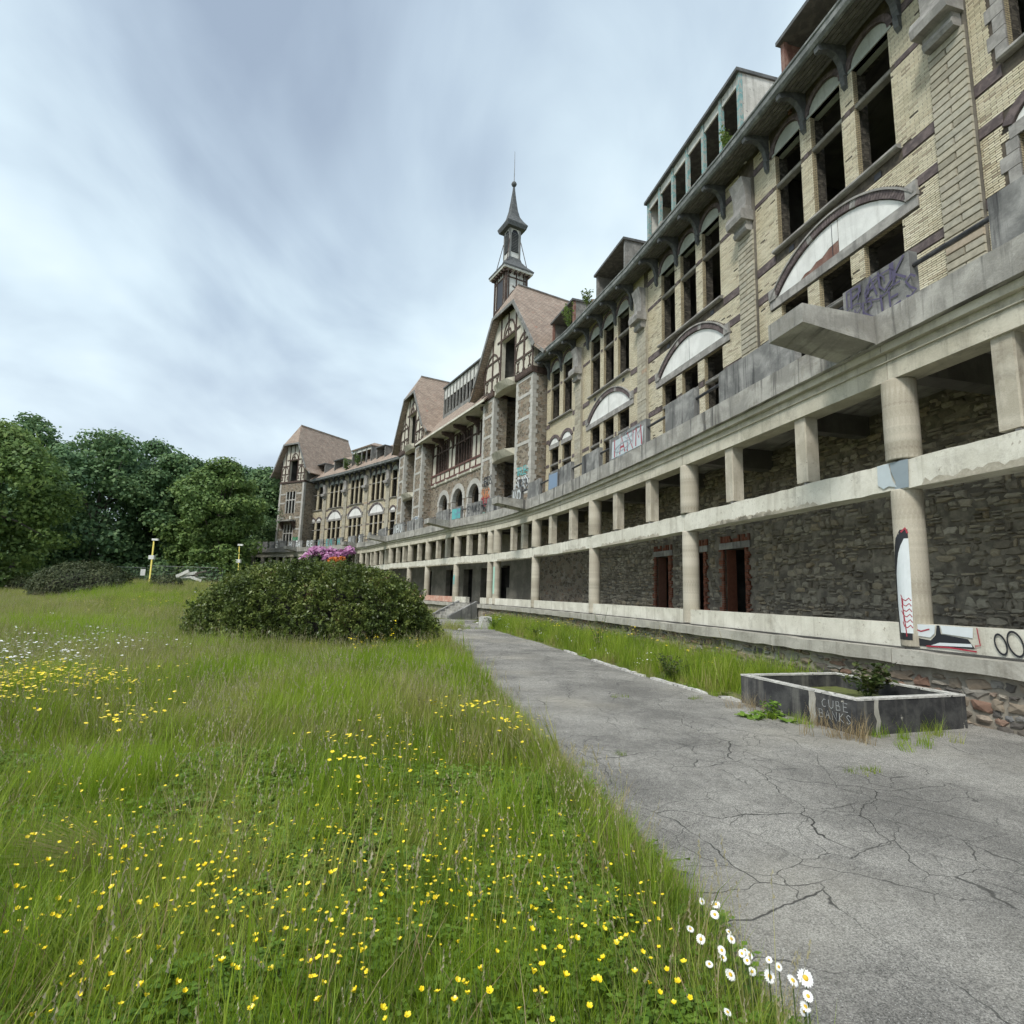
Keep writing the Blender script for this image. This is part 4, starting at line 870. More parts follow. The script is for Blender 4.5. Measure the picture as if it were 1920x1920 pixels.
def gable_wall(fr, W, z0, zt, zb, o0, o1, zo, dpth=.3):
    """half-timbered gable with an opening between o0 and o1 up to zo"""
    sl = (zt-zb)/(W/2-1.42+.8); ze = zb+.8*sl-.2; P = fr.pt
    mb = MB(); mb.prism(fr, [(0, z0), (o0, z0), (o0, zo), (o1, zo), (o1, z0), (W, z0), (W, ze), (W/2+1.5, zt-.15), (W/2-1.5, zt-.15), (0, ze)], 0, dpth); o = mb.build('gable_wall', 'plaster', BLD)
    m2 = MB(); m2.box(fr, o0-.4, o1+.4, 2.6, 2.8, z0, zo+.3); m2.box(fr, o0-.3, o0-.2, dpth, 2.6, z0, zo+.2); m2.box(fr, o1+.2, o1+.3, dpth, 2.6, z0, zo+.2); m2.box(fr, o0-.4, o1+.4, dpth, 2.6, z0-.1, z0); m2.box(fr, o0-.4, o1+.4, dpth, 2.6, zo+.2, zo+.3); m2.build('attic_room', 'dark', BLD)
    top = lambda s: min(ze+min(s, W-s)*sl, zt-.15)-.05
    vs_ = [.09, W-.09, o0-.07, o1+.07, o0*.5, W-(W-o1)*.5]
    timber(o, fr, 0, *[(x, z0, x, top(x)) for x in vs_], w=.14)
    timber(o, fr, 0, (0, z0+1.05, o0, z0+1.05), (o1, z0+1.05, W, z0+1.05), (o0-.6, zo+.08, o1+.6, zo+.08), (.1, z0+2.15, o0, z0+2.15), (o1, z0+2.15, W-.1, z0+2.15), w=.13)
    c = (o0+o1)/2; hw = (o1-o0)/2
    timber(o, fr, 0, (c-.1, zo+.1, hw*.8, 0, 180, 1.35), (c+.05, zo+.1, hw*.4, 0, 180, 1.4), (c, zo+.1, c, top(c)), w=.12)
    for a, b in ((.1, o0-.1), (o1+.1, W-.1)):
        m = (a+b)/2; r = (b-a)/2-.1
        timber(o, fr, 0, (m, z0+1.15, r, 0, 180, 1.5), (m-.05, z0+1.15, m-.05, z0+2.1), w=.11)
        k = 3; w_ = (b-a)/k
        for i in range(k):
            x = a+w_*i; timber(o, fr, 0, (x, z0+.52, w_*.55, -62, 62), (x+w_, z0+.52, w_*.55, 118, 242), w=.1)
    return o
def stone_tower(fr, W, depth=7.):
    p0, p1 = 2.0, W-1.65
    pier(fr, 0, p0, 0, 1.0, Z_ST-.1, ZB0); pier(fr, p1, W, 0, 1.0, Z_ST-.1, ZB0)
    m2 = MB(); m2.box(fr, 0, .5, 1.0, depth, Z_ST-.1, 15.2); m2.build('tower_side_wall', 'rubble', BLD); m2 = MB(); m2.box(fr, W-.5, W, 1.0, depth, Z_ST-.1, 15.2); m2.build('tower_side_wall', 'rubble', BLD)
    m2 = MB(); m2.box(fr, .5, W-.5, 2.6, 2.85, Z_ST-.1, 15.2); m2.build('loggia_wall', 'inner', BLD)
    for z, zz_ in ((10.35, 10.52), (15.0, 15.18)):     # loggia slabs with a shallow pointed balcony
        m2 = MB(); a, b = p0-.02, p1+.02; c = (a+b)/2; n0 = len(m2.v); P = fr.pt
        top = [(a, 0), (c-.9, -.42), (c, -.55), (c+.9, -.42), (b, 0)]
        m2.v += [P(s, d, zz_) for s, d in top] + [P(s, max(d*.45, -.25), z-.28) for s, d in top] + [P(b, 2.6, zz_), P(a, 2.6, zz_), P(b, 2.6, z), P(a, 2.6, z), P(a, .35, z-.28), P(b, .35, z-.28), P(a, .35, z), P(b, .35, z)]
        m2.f = [(0, 1, 2, 3, 4, 10, 11), (5, 6, 1, 0), (6, 7, 2, 1), (7, 8, 3, 2), (8, 9, 4, 3), (5, 14, 15, 9, 8, 7, 6), (14, 16, 17, 15), (16, 13, 12, 17)]; m2.m = [0]*8; m2.build('loggia_slab', 'cream', BLD)
    for a, b in ((-.06, p0+.05), (p1-.05, W+.06)): m2 = MB(); m2.profile(fr, [(-.12, ZB0), (-.16, ZB0+.1), (-.16, ZB1), (1.0, ZB1), (1.0, ZB0)], a, b); m2.build('wall_plate', 'wood', BLD)
    gable_wall(fr, W, ZB1, 20.2, 16.15, 2.35, 4.25, 18.35)
    gable_roof(fr, W, 20.2, 16.15, depth+2)
    m2 = MB(); m2.box(fr, .0, .2, .3, depth, ZB1, 16.9); m2.box(fr, W-.2, W, .3, depth, ZB1, 16.9); m2.build('attic_side_wall', 'slate2', BLD)
PV = Fr((1.03, 31.7), (-.482, .876)); TW = 6.75; LT0 = 19.1
stone_tower(PV, TW); stone_tower(PV.sub(LT0, 0), TW)
# graffiti on the piers and the piers' feet
for fr_, x0, x1, items in [(PV, 5.2, 6.6, [('black', 8.7, 9.3), ('orange', 7.9, 8.5), ('red', 7.3, 8.0), ('black', 6.9, 7.5), ('mint', 6.4, 6.9)]), (PV, .25, 1.8, [('teal', 8.6, 9.1), ('white', 7.7, 8.5), ('black', 7.6, 8.3)]), (PV.sub(LT0, 0), .2, 1.7, [('white', 7.2, 8.1), ('blue', 7.4, 8.0), ('white', 6.4, 7.1)])]:
    for col_, z0, z1 in items:
        mb = MB(); letters(mb, random.choice(['HOLMS', 'NERDS', 'SUNO', 'TRUE']), x1-.15, z0, z1-z0, .075, lambda x, z: fr_.pt(x, -.034, z), -1, .28, .03); scribble(mb, x0, x1, z0, z1, 3, .04, lambda x, z: fr_.pt(x, -.036, z)); mb.build('graffiti', 'p_'+col_, BLD)

# ------------------------------------------------------------------ middle of the central pavilion
MW = Fr(PV.pt(TW, 1.0, 0), PV.u); WM_ = LT0-TW; A3 = [(3.25, .95), (6.3, 1.05), (9.3, .95)]
mb = MB(); P = MW.pt; edges = [0]
SPR = 8.75
for c, hw in A3: edges += [c-hw, c+hw]
edges.append(WM_)
for i in range(0, len(edges)-1, 2): mb.box(MW, edges[i], edges[i+1], 0, .5, Z_ST-.1, 10.75)
for c, hw in A3:
    n = 14; T = [math.pi*i/n for i in range(n+1)]; pts = [(c+hw*math.cos(t), SPR+hw*.95*math.sin(t)) for t in T]
    for i in range(n): mb.prism(MW, [pts[i+1], pts[i], (pts[i][0], 10.75), (pts[i+1][0], 10.75)], 0, .5)
wl = mb.build('rubble_wall', 'rubble', BLD)
for c, hw in A3:
    m2 = MB(); n = 13
    for i in range(n):
        t0, t1 = 180*i/n+.4, 180*(i+1)/n-.4; m2.arcbeam(MW, (c, SPR), hw+.19, t0, t1, .42, -.03, .3, 1, sz=.96)
    z = Z_ST; k = 0
    while z < SPR-.05:
        for sg in (-1, 1): e = c+sg*(hw-.02); w = .4 if k % 2 else .26; x = sorted((e, e+sg*w)); m2.box(MW, x[0], x[1], -.03, .3, z, min(z+.36, SPR)-.006)
        z += .365; k += 1
    m2.build('arch_surround', 'quoin', wl)
m2 = MB(); m2.profile(MW, [(0, 10.62), (-.09, 10.64), (-.13, 10.70), (-.09, 10.74), (-.13, 10.80), (0, 10.82)], .1, WM_-.1); o = m2.build('string_course', 'cream2', BLD)
for i in range(5): m2 = MB(); x = 1.2+i*(WM_-2.4)/4; m2.box(MW, x-.13, x+.13, -.16, 0, 10.60, 10.86); m2.build('corbel', 'cream2', o)
ZT0, ZT1 = 10.85, 14.55
wx = [(1.0, 2.6), (4.0, 6.6), (8.0, 11.2)]; wx = [(.9, 2.3), (3.9, 7.0), (8.6, 11.3)]
mb = MB(); wall_grid(mb, MW, 0, WM_, ZT0-.1, ZT1+.5, [(a, b, 11.75, 14.3) for a, b in wx], 0.02, .25); tw = mb.build('timber_frame_wall', 'plaster', BLD)
m2 = MB(); m2.box(MW, 0, WM_, -.07, .03, ZT0-.02, ZT0+.16); m2.build('timber', 'woodr', tw)
m2 = MB(); m2.box(MW, 0, WM_, -.05, .03, 11.58, 11.74); m2.build('timber', 'woodr', tw)
m2 = MB(); m2.box(MW, 0, WM_, -.05, .03, 13.45, 13.57); m2.build('timber', 'wood', tw)
m2 = MB(); m2.box(MW, 0, WM_, -.05, .03, 14.3, 14.42); m2.build('timber', 'wood', tw)
for i in range(13): m2 = MB(); x = .06+i*(WM_-.12)/12; m2.box(MW, x-.055, x+.055, -.045, .03, ZT0+.16, 11.58); m2.build('timber', 'woodr', tw)
for a, b in wx:
    k = max(2, int(round((b-a)/.55)))
    for i in range(k+1):
        x = a+(b-a)*i/k; m2 = MB(); wd_ = .075 if i in (0, k) else .04; m2.box(MW, x-wd_, x+wd_, -.05 if i in (0, k) else .0, .12, 11.74, 14.3); m2.build('window_mullion', 'wood', tw)
for x in (.05, WM_-.05, 3.1, 7.8): m2 = MB(); m2.box(MW, x-.06, x+.06, -.048, .03, 11.74, 14.3); m2.build('timber', 'wood', tw)
# eave with big brackets
bk = MB(); bk.profile(ID, [(0, 13.3), (-.1, 13.4), (-.16, 13.85), (-.45, 14.2), (-1.05, 14.36), (-1.1, 14.56), (0, 14.62)], -.11, .11); me_bk = bk.mesh('eave_bracket', 'wood')
for x in (.25, 2.75, 5.2, 7.6, 9.9, WM_-.2): inst('eave_bracket', me_bk, BLD, MW.mat(x, 0, 0))
m2 = MB(); m2.slab([P(-.2, -1.35, 14.62), P(WM_+.2, -1.35, 14.62), P(WM_+.2, 0, 14.75), P(-.2, 0, 14.75)], .05); m2.build('eave_soffit', 'plaster', BLD)
m2 = MB(); m2.slab([P(-.9, -1.42, 14.72), P(WM_+.9, -1.42, 14.72), P(WM_+.9, 3.2, 20.6), P(-.9, 3.2, 20.6)], .1); m2.build('roof_slope', 'roof', BLD)
m2 = MB(); m2.slab([P(-7, 3.2, 20.6), P(WM_+7, 3.2, 20.6), P(WM_+7, 8, 21.6), P(-7, 8, 21.6)], .1); m2.build('roof_top', 'roof', BLD)
m2 = MB(); m2.box(MW, -.9, WM_+.9, -1.46, -1.40, 14.58, 14.74); m2.build('fascia', 'cream2', BLD)
dormer(MW, 2.4, 10.75, 17.0, 19.5, .15, 12, 'slate2', 'slate2', depth=3.0, boards=True, fas=.45)
m2 = MB(); m2.box(MW, -1, WM_+1, .5, 7, 10.5, 10.7); m2.build('room_floor', 'inner', BLD); m2 = MB(); m2.box(MW, -1, WM_+1, .3, 7, 14.75, 14.95); m2.build('room_ceiling', 'inner', BLD); m2 = MB(); m2.box(MW, -1, WM_+1, .5, 7, Z_ST-.2, Z_ST-.02); m2.build('room_floor', 'inner', BLD)
m2 = MB(); m2.box(MW, -7, WM_+7, 7, 7.3, 0, 20.5); m2.build('room_back_wall', 'inner', BLD)
for x in (4.8, 7.8): m2 = MB(); m2.box(MW, x-.1, x+.1, .5, 7, Z_ST-.1, 14.75); m2.build('room_partition', 'inner', BLD)

# ------------------------------------------------------------------ spire over the middle
SC = np.array([-.72, 45.7]); SF = Fr(SC, PV.u)
mb = MB(); mb.box(SF, -1, 1, -1, 1, 19.5, 29.4); sp = mb.build('spire_base', 'whiteboard', BLD)
for s_, d_ in ((-1, -1), (1, -1), (-1, 1), (1, 1)): m2 = MB(); m2.box(SF, s_-.1, s_+.1, d_-.1, d_+.1, 19.5, 29.4); m2.build('timber', 'wood', sp)
for k, fq in enumerate((SF.sub(0, -1), Fr(SC-PV.u*1.0, PV.w))):
    fs = fq if k == 0 else Fr(fq.o, (PV.w[0], PV.w[1]))
    dd_ = 0 if k == 0 else 0
    sgn = 1
    tb = [(-1, 25.1, 1, 25.1), (-1, 26.1, 1, 26.1), (-1, 28.7, 1, 28.7)] + ([(-.62, 25, -.62, 29.3), (.62, 25, .62, 29.3)] if k == 0 else [(-.75, 25, -.75, 29.3), (.0, 25, .0, 29.3), (.75, 25, .75, 29.3), (-.75, 26.2, 1.5, 5, 75, 1.2), (.75, 26.2, 1.5, 105, 175, 1.2)])
    timber(sp, fs, -.02 if k == 0 else .02, *tb, w=.11)
m2 = MB(); m2.box(SF, -.55, .55, -1.03, -.9, 26.2, 28.6); m2.build('belfry_opening', 'stain', sp)  # black panel on a solid shaft; the opening's shade is painted
def pyr(mb, f, prof):
    n = len(mb.v)
    for r, z in prof: mb.v += [f.pt(-r, -r, z), f.pt(r, -r, z), f.pt(r, r, z), f.pt(-r, r, z)]
    for i in range(len(prof)-1):
        for j in range(4): a, b = n+4*i+j, n+4*i+(j+1) % 4; mb.f.append((a, b, b+4, a+4)); mb.m.append(0)
    mb.f.append((n+3, n+2, n+1, n)); k = n+4*(len(prof)-1); mb.f.append((k, k+1, k+2, k+3)); mb.m += [0, 0]
mb = MB(); pyr(mb, SF, [(1.48, 29.42), (1.5, 29.55), (1.02, 30.1), (.68, 30.6), (.58, 30.95)]); o = mb.build('spire_skirt_roof', 'slate', BLD)
mb = MB(); pyr(mb, SF, [(1.42, 29.25), (1.46, 29.43)]); mb.build('skirt_eave', 'whiteboard', o)
mb = MB()
for k in range(6):
    x = -1.1+k*.44
    for f_ in (SF, Fr(SC, PV.w)): mb.box(f_, x-.05, x+.05, -1.36, -1.0, 29.0, 29.26) if f_ is SF else mb.box(f_, x-.05, x+.05, 1.0, 1.36, 29.0, 29.26)
mb.build('eave_block', 'wood', o)
mb = MB(); mb.box(SF, -.52, .52, -.52, .52, 30.5, 34.0); lan = mb.build('lantern', 'whiteboard', BLD)
for k, f_ in enumerate((SF, Fr(SC, PV.w))):
    sd = -1 if k == 0 else 1
    for i in range(12): m2 = MB(); z = 31.55+i*.15; d0, d1 = sorted((sd*.51, sd*.6)); m2.box(f_, -.33, .33, d0, d1, z, z+.07); m2.build('louvre', 'slate', lan)
    m2 = MB(); d0, d1 = sorted((sd*.515, sd*.532)); m2.box(f_, -.36, .36, d0, d1, 31.5, 33.35); m2.prism(f_, [(.3*math.cos(t), 33.35+.3*math.sin(t)) for t in np.linspace(0, math.pi, 9)], d0, d1); m2.build('louvre_opening', 'stain', lan)  # black panel behind the louvres, shade of the opening as colour
for s_, d_ in ((-.5, -.5), (.5, -.5), (-.5, .5), (.5, .5)):
    m2 = MB(); m2.box(SF, s_-.07, s_+.07, d_-.07, d_+.07, 30.5, 34.0); m2.build('timber', 'slate2', lan); m2 = MB(); m2.tube([SF.pt(s_*2.0, d_*2.0, 30.1), SF.pt(s_*1.15, d_*1.15, 32.6)], .035, 5); m2.build('strut', 'wood', lan)
mb = MB(); pyr(mb, SF, [(.9, 33.75), (1.0, 34.05), (1.02, 34.15), (.72, 34.6), (.47, 35.1), (.32, 35.8), (.2, 36.8), (.1, 37.8), (.06, 38.3)]); ro = mb.build('spire', 'slate', BLD)
mb = MB(); mb.lathe([(.05, 38.25), (.2, 38.4), (.26, 38.55), (.2, 38.7), (.05, 38.85)], 10, SC); mb.build('finial_ball', 'slate', ro, smooth=True)
mb = MB(); mb.tube([(*SC, 38.8), (*SC, 40.5), (SC[0]-.02, SC[1], 41.9)], [.045, .03, .02], 6); mb.build('lightning_rod', 'steel', ro)

# ------------------------------------------------------------------ end pavilion of the far wing
EP = Fr((-27.1, 70.8), (-4.1, 2.4)); EW = 4.75; ez = 15.15
mb = MB(); wall_grid(mb, EP, 0, EW, Z_ST-.1, ez, [(1.45, 3.35, Z_ST, 9.6), (1.5, 3.3, 11.1, 14.0)], 0, .5); ew = mb.build('rubble_wall', 'rubble', BLD)
m2 = MB(); m2.box(EP, -.02, .45, .5, 6, Z_ST-.1, ez); m2.build('tower_side_wall', 'rubble', BLD)
m2 = MB(); m2.box(EP, EW-.45, EW+.02, .5, 6, Z_ST-.1, ez); m2.build('tower_side_wall', 'rubble', BLD)
m2 = MB(); m2.box(EP, .4, EW-.4, 3, 3.2, Z_ST, 19); m2.build('room_back_wall', 'dark', BLD)
for z in (7.6, 8.9, 10.4, 12.4, 13.6): 
    for a, b in ((.3, 1.3), (3.5, EW-.3)): m2 = MB(); m2.box(EP, a, b, -.02, .1, z, z+.2); m2.build('stone_band', 'quoin', ew)
for e, sg in ((0, 1), (EW, -1)): m2 = MB(); x = sorted((e-sg*.03, e+sg*.3)); m2.box(EP, x[0], x[1], -.03, .3, Z_ST-.1, ez); m2.build('quoin_strip', 'quoin', ew)
for z0, z1 in ((Z_ST, 9.6), (11.1, 14.0)):
    for x in (1.5, 2.1, 2.7, 3.3): m2 = MB(); m2.box(EP, x-.07, x+.07, -.01, .12, z0, z1); m2.build('window_mullion', 'quoin', ew)
    m2 = MB(); m2.box(EP, 1.4, 3.4, -.012, .11, z1-1.2, z1-1.06); m2.build('window_transom', 'quoin', ew)
m2 = MB(); m2.slab([EP.pt(1.0, -.9, 10.15), EP.pt(3.8, -.9, 10.15), EP.pt(3.8, 0, 10.2), EP.pt(1.0, 0, 10.2)], .2); o = m2.build('balcony_slab', 'conc', BLD)
for x in (1.2, 3.5): m2 = MB(); m2.profile(EP, [(0, 8.9), (-.1, 9.1), (-.75, 9.95), (0, 9.95)], x-.08, x+.08); m2.build('balcony_bracket', 'wood', o); m2 = MB(); m2.box(EP, x-.15, x+.15, -.8, -.6, 10.15, 10.6); m2.build('balcony_post', 'cream2', o)
m2 = MB(); m2.box(EP, -.05, EW+.05, -.1, .3, ez, ez+.25); m2.build('wall_plate', 'wood', BLD)
gable_wall(EP, EW, ez+.2, 20.4, 16.6, 1.55, 3.1, 18.2); gable_roof(EP, EW, 20.4, 16.9, 9, .7, .8)
m2 = MB(); m2.box(EP, .0, .2, .3, 6, ez+.2, 17.4); m2.box(EP, EW-.2, EW, .3, 6, ez+.2, 17.4); m2.build('attic_side_wall', 'slate2', BLD)
for x0, c_ in ((.2, 'white'), (3.5, 'white'), (.2, 'green')):
    mb = MB(); letters(mb, 'SUR', x0+1.1, 6.6 if c_ == 'white' else 7.5, .9 if c_ == 'white' else .4, .2, lambda x, z: EP.pt(x, -.035, z), -1, .38); mb.build('graffiti', 'p_'+c_, BLD)

# ------------------------------------------------------------------ ground, path, verge
random.seed(41)
def sst(a, b, x):
    t = np.clip((np.asarray(x, float)-a)/(b-a), 0, 1); return t*t*(3-2*t)
PL = np.array([(-4.2, 31.0), (-3.9, 28.5), (-3.37, 25.74), (-2.33, 20.14), (-1.0, 13.09), (-.3, 9.2), (.08, 7.43), (.34, 5.92), (.52, 5.01), (.65, 4.29), (.72, 3.84), (.84, 3.36), (.9, 2.89), (.93, 2.58), (.96, 2.23), (1.0, 1.0), (1.0, -6)])[::-1]
def hg(x, y):
    """height of the meadow: level by the path, rising gently towards the wood"""
    y_ = np.maximum(y, .1); a = -np.asarray(x, float)/y_
    e = np.interp(y, PL[:, 1], PL[:, 0])-np.asarray(x, float)
    return 1.05*sst(14, 38, y)*sst(.22, .5, a)*(1-.9*sst(.66, .86, a)) + .09*sst(.1, 1.6, e)*sst(2, 6, y) + .035*np.sin(x*1.9+1.3*np.sin(y*1.1))*np.cos(y*1.6+.7*np.sin(x*.8))*sst(.3, 1.2, e)*(1-sst(25, 40, y))
PR = np.array([(-1.9, 29.3), (-1.36, 26.84), (-.38, 22.41), (.82, 18.36), (1.56, 15.39), (2.14, 12.78), (2.58, 11.08), (2.9, 10.06), (3.17, 9.22), (3.5, 8.5)])[::-1]
plx = lambda y: np.interp(y, PL[:, 1], PL[:, 0])
prx = lambda y: np.interp(y, PR[:, 1], PR[:, 0])
def wallx(y, d=-.33):
    w = np.stack([TT[:, 1], -TT[:, 0]], 1); C = TC + w*d; return np.interp(y, C[:, 1], C[:, 0])
xs = np.unique(np.concatenate([np.linspace(-400, -60, 18), np.linspace(-60, 12, 110), np.linspace(12, 300, 14)])); ys = np.unique(np.concatenate([np.linspace(-60, 0, 8), np.linspace(0, 30, 70), np.linspace(30, 90, 60), np.linspace(90, 500, 24)]))
X, Y = np.meshgrid(xs, ys); Z = hg(X, Y); mb = MB(); mb.v = list(map(tuple, np.stack([X.ravel(), Y.ravel(), Z.ravel()], 1))); nx = len(xs)
mb.f = [(j*nx+i, j*nx+i+1, (j+1)*nx+i+1, (j+1)*nx+i) for j in range(len(ys)-1) for i in range(nx-1)]; mb.m = [0]*len(mb.f)
m, nt, b = newmat('meadow_soil'); v = posv(nt)
n = noise(nt, v, .5, 5); col = mixc(nt, step(nt, n, .35, .65), (.10, .125, .028), (.16, .18, .05)); n2_ = noise(nt, v, 9, 5); col = mixc(nt, step(nt, n2_, .45, .7), col, (.09, .085, .04)); nt.links.new(col, b.inputs['Base Color']); b.inputs['Roughness'].default_value = .95; bump(nt, b, n2_, .8, .05); MT['soil'] = m
tag(mb.build('ground', 'soil', smooth=True), kind='structure')
# asphalt: fine cracks, worn patches, light grit
m, nt, b = newmat('cracked_asphalt'); v = posv(nt)
wn = nd(nt, 'ShaderNodeTexNoise', i_Scale=1.6, i_Detail=4.0); nt.links.new(v, wn.inputs['Vector']); va = nd(nt, 'ShaderNodeVectorMath', operation='MULTIPLY_ADD'); nt.links.new(wn.outputs[1], va.inputs[0]); va.inputs[1].default_value = (.55, .55, 0); nt.links.new(v, va.inputs[2])
def crack(sc, w, lo, hi, nsc):
    a = nd(nt, 'ShaderNodeTexVoronoi', feature='DISTANCE_TO_EDGE', i_Scale=sc); nt.links.new(va.outputs[0], a.inputs['Vector']); c = step(nt, a.outputs[0], w*.25, w); q = nd(nt, 'ShaderNodeMath', operation='SUBTRACT'); q.inputs[0].default_value = 1; nt.links.new(c, q.inputs[1])
    k = step(nt, noise(nt, v, nsc, 3), lo, hi); r = nd(nt, 'ShaderNodeMath', operation='MULTIPLY'); nt.links.new(q.outputs[0], r.inputs[0]); nt.links.new(k, r.inputs[1]); return r.outputs[0]
c1 = crack(.8, .0036, .3, .5, .5); c2 = crack(1.9, .007, .34, .5, .6); c3 = crack(4.6, .013, .40, .56, .55)
mxm = nd(nt, 'ShaderNodeMath', operation='MAXIMUM'); nt.links.new(c1, mxm.inputs[0]); nt.links.new(nt_scale(nt, c2, .8), mxm.inputs[1]); mx2 = nd(nt, 'ShaderNodeMath', operation='MAXIMUM'); nt.links.new(mxm.outputs[0], mx2.inputs[0]); nt.links.new(nt_scale(nt, c3, .45), mx2.inputs[1])
n = noise(nt, v, .8, 6, .65); col = mixc(nt, step(nt, n, .33, .68), (.155, .149, .136), (.30, .289, .262)); g1 = noise(nt, v, 130, 3, .85); col = mixc(nt, .95, col, grey(nt, step(nt, g1, .25, .75)), 'OVERLAY'); g3 = noise(nt, v, 14, 6, .75); col = mixc(nt, .5, col, grey(nt, g3), 'OVERLAY')
tan = noise(nt, v, .35, 3); col = mixc(nt, nt_scale(nt, step(nt, tan, .48, .7), .6), col, (.37, .345, .285))
sp_ = nd(nt, 'ShaderNodeTexVoronoi', feature='F1', i_Scale=75.0); nt.links.new(v, sp_.inputs['Vector']); spk = nd(nt, 'ShaderNodeMath', operation='LESS_THAN'); nt.links.new(sp_.outputs[0], spk.inputs[0]); spk.inputs[1].default_value = .17
spc = nd(nt, 'ShaderNodeSeparateColor'); nt.links.new(sp_.outputs['Color'], spc.inputs[0]); sp2 = nd(nt, 'ShaderNodeMath', operation='GREATER_THAN'); nt.links.new(spc.outputs[0], sp2.inputs[0]); sp2.inputs[1].default_value = .62; sp3 = nd(nt, 'ShaderNodeMath', operation='MULTIPLY'); nt.links.new(spk.outputs[0], sp3.inputs[0]); nt.links.new(sp2.outputs[0], sp3.inputs[1])
col = mixc(nt, nt_scale(nt, sp3.outputs[0], .75), col, (.55, .54, .52)); col = mixc(nt, mx2.outputs[0], col, (.035, .034, .03))
nt.links.new(col, b.inputs['Base Color']); b.inputs['Roughness'].default_value = .8
hh = nd(nt, 'ShaderNodeMath', operation='MULTIPLY_ADD'); nt.links.new(mx2.outputs[0], hh.inputs[0]); hh.inputs[1].default_value = -2.0; nt.links.new(g1, hh.inputs[2]); bump(nt, b, hh.outputs[0], .55, .008); MT['asphalt'] = m
yy = np.unique(np.concatenate([np.linspace(-6, 8.5, 40), np.linspace(8.5, 31.5, 60)])); mb = MB()
for y in yy:
    xr = wallx(y)+.2 if y < 8.5 else (prx(y) if y < 29.0 else -1.9+(y-29.3)*.1); jl = random.uniform(-.05, .05); jr = random.uniform(-.06, .06) if y > 8.5 else 0; mb.v += [(plx(y)+jl, y, .012), (xr+jr, y, .012)]
for i in range(len(yy)-1): mb.f.append((2*i, 2*i+1, 2*i+3, 2*i+2)); mb.m.append(0)
tag(mb.build('path', 'asphalt'), kind='structure')
# white kerb line along the verge, broken into stones
mb_n = 0; kerb = thing('edging_kerb', 'low whitewashed kerb between the asphalt path and the grassy verge', 'kerb', (2.6, 10.9, 0))
y = 8.55
while y < 15.5:
    ln = random.uniform(.25, .7); y1 = min(y+ln, 15.6); x0, x1 = prx(y), prx(y1); f = Fr((x0, y), (x1-x0, y1-y)); w = math.hypot(x1-x0, y1-y)
    if random.random() < .82: m2 = MB(); m2.prism(f, [(0, 0), (w-.02, 0), (w-.03, random.uniform(.03, .05)), (w*.5, random.uniform(.035, .06)), (.02, random.uniform(.03, .05))], -.03, .06); m2.build('kerb_stone', 'rim', kerb)
    y = y1+random.choice([0, .02, .25])

# ------------------------------------------------------------------ concrete planter and other masonry by the wall
C4 = [np.array(p) for p in ((3.5, 8.55), (4.04, 6.62), (5.78, 7.22), (5.25, 9.12))]; ph = .40
pl = thing('concrete_planter', 'blackened concrete planter trough with lichen-white rim against the stone plinth', 'planter', (4.6, 7.9, 0)); cen = sum(C4)/4
for i in range(4):
    a, b_ = C4[i], C4[(i+1) % 4]; f = Fr(a, b_-a); w = float(np.linalg.norm(b_-a)); sgn = 1 if (cen-a) @ f.w > 0 else -1; k = 0 if i % 2 == 0 else .105
    m2 = MB(); m2.box(f, k, w-k, *sorted((0, sgn*.10)), -.02, ph); wl = m2.build('planter_wall', 'planter', pl)
    m2 = MB(); m2.box(f, k, w-k, *sorted((-sgn*.006, sgn*.106)), ph, ph+.022); m2.build('planter_rim', 'rim', wl)
    if i == 0:
        mbg = MB(); fn = lambda x, z: f.pt(w-x, -sgn*.006, z) if False else f.pt(x, -sgn*.006, z)
        letters(mbg, 'CUBE', w-.50, .245, .10, .009, fn, 1, .105, .004); letters(mbg, 'BANKS', w-.55, .115, .10, .010, fn, 1, .10, .004); mbg.build('painted_letters', 'p_chalk', wl)
        m3 = MB(); m3.prism(f, [(w-.70+random.uniform(-.02, .02), z) for z in np.linspace(0, ph, 6)]+[(w-.61+random.uniform(-.02, .02), z) for z in np.linspace(ph, 0, 6)], *sorted((-sgn*.004, 0.))); m3.build('pale_stain', 'ledge', wl)
    if i == 1: m3 = MB(); m3.prism(f, [(.28+random.uniform(-.02, .02), z) for z in np.linspace(0, ph, 6)]+[(.34+random.uniform(-.02, .02), z) for z in np.linspace(ph, 0, 6)], *sorted((-sgn*.004, 0.))); m3.build('pale_stain', 'ledge', wl)
m2 = MB(); m2.poly([(*(cen+(p-cen)*.93), .22) for p in C4]); m2.build('planter_soil', 'soil', pl)
# steps up to the arcade
s_m = (S_STAIR0+S_STAIR1)/2; f = cfr(s_m); wst = abs(S_STAIR1-S_STAIR0)/2+.1
st = thing('stone_steps', 'short flight of grey concrete steps leading up to the arcade', 'steps', f.pt(0, -1.2, 0))
ns = 5; rz_ = (Z_WB-.04)/ns
for i in range(ns): m2 = MB(); d0 = -.3-.32*(ns-i); m2.box(f, -wst, wst, d0, -.29, rz_*i, rz_*(i+1)); m2.build('step', 'conc', st)
for sg in (-1, 1): m2 = MB(); x = sg*(wst+.12); m2.profile(f, [(-2.1, -.02), (-2.1, .18), (-.3, Z_WB+.12), (-.28, -.02)], x-.12, x+.12); m2.build('cheek_wall', 'concd', st)
p = at_z(909, 1178); f = Fr(p[:2], (-.35, .94)); m2 = MB(); m2.prism(f, [(-.28, -.03), (.3, -.03), (.27, .45), (.1, .5), (-.26, .48)], -.2, .22); tag(m2.build('concrete_block', 'rim'), 'squat pale concrete block in weeds beside the path end', 'block')
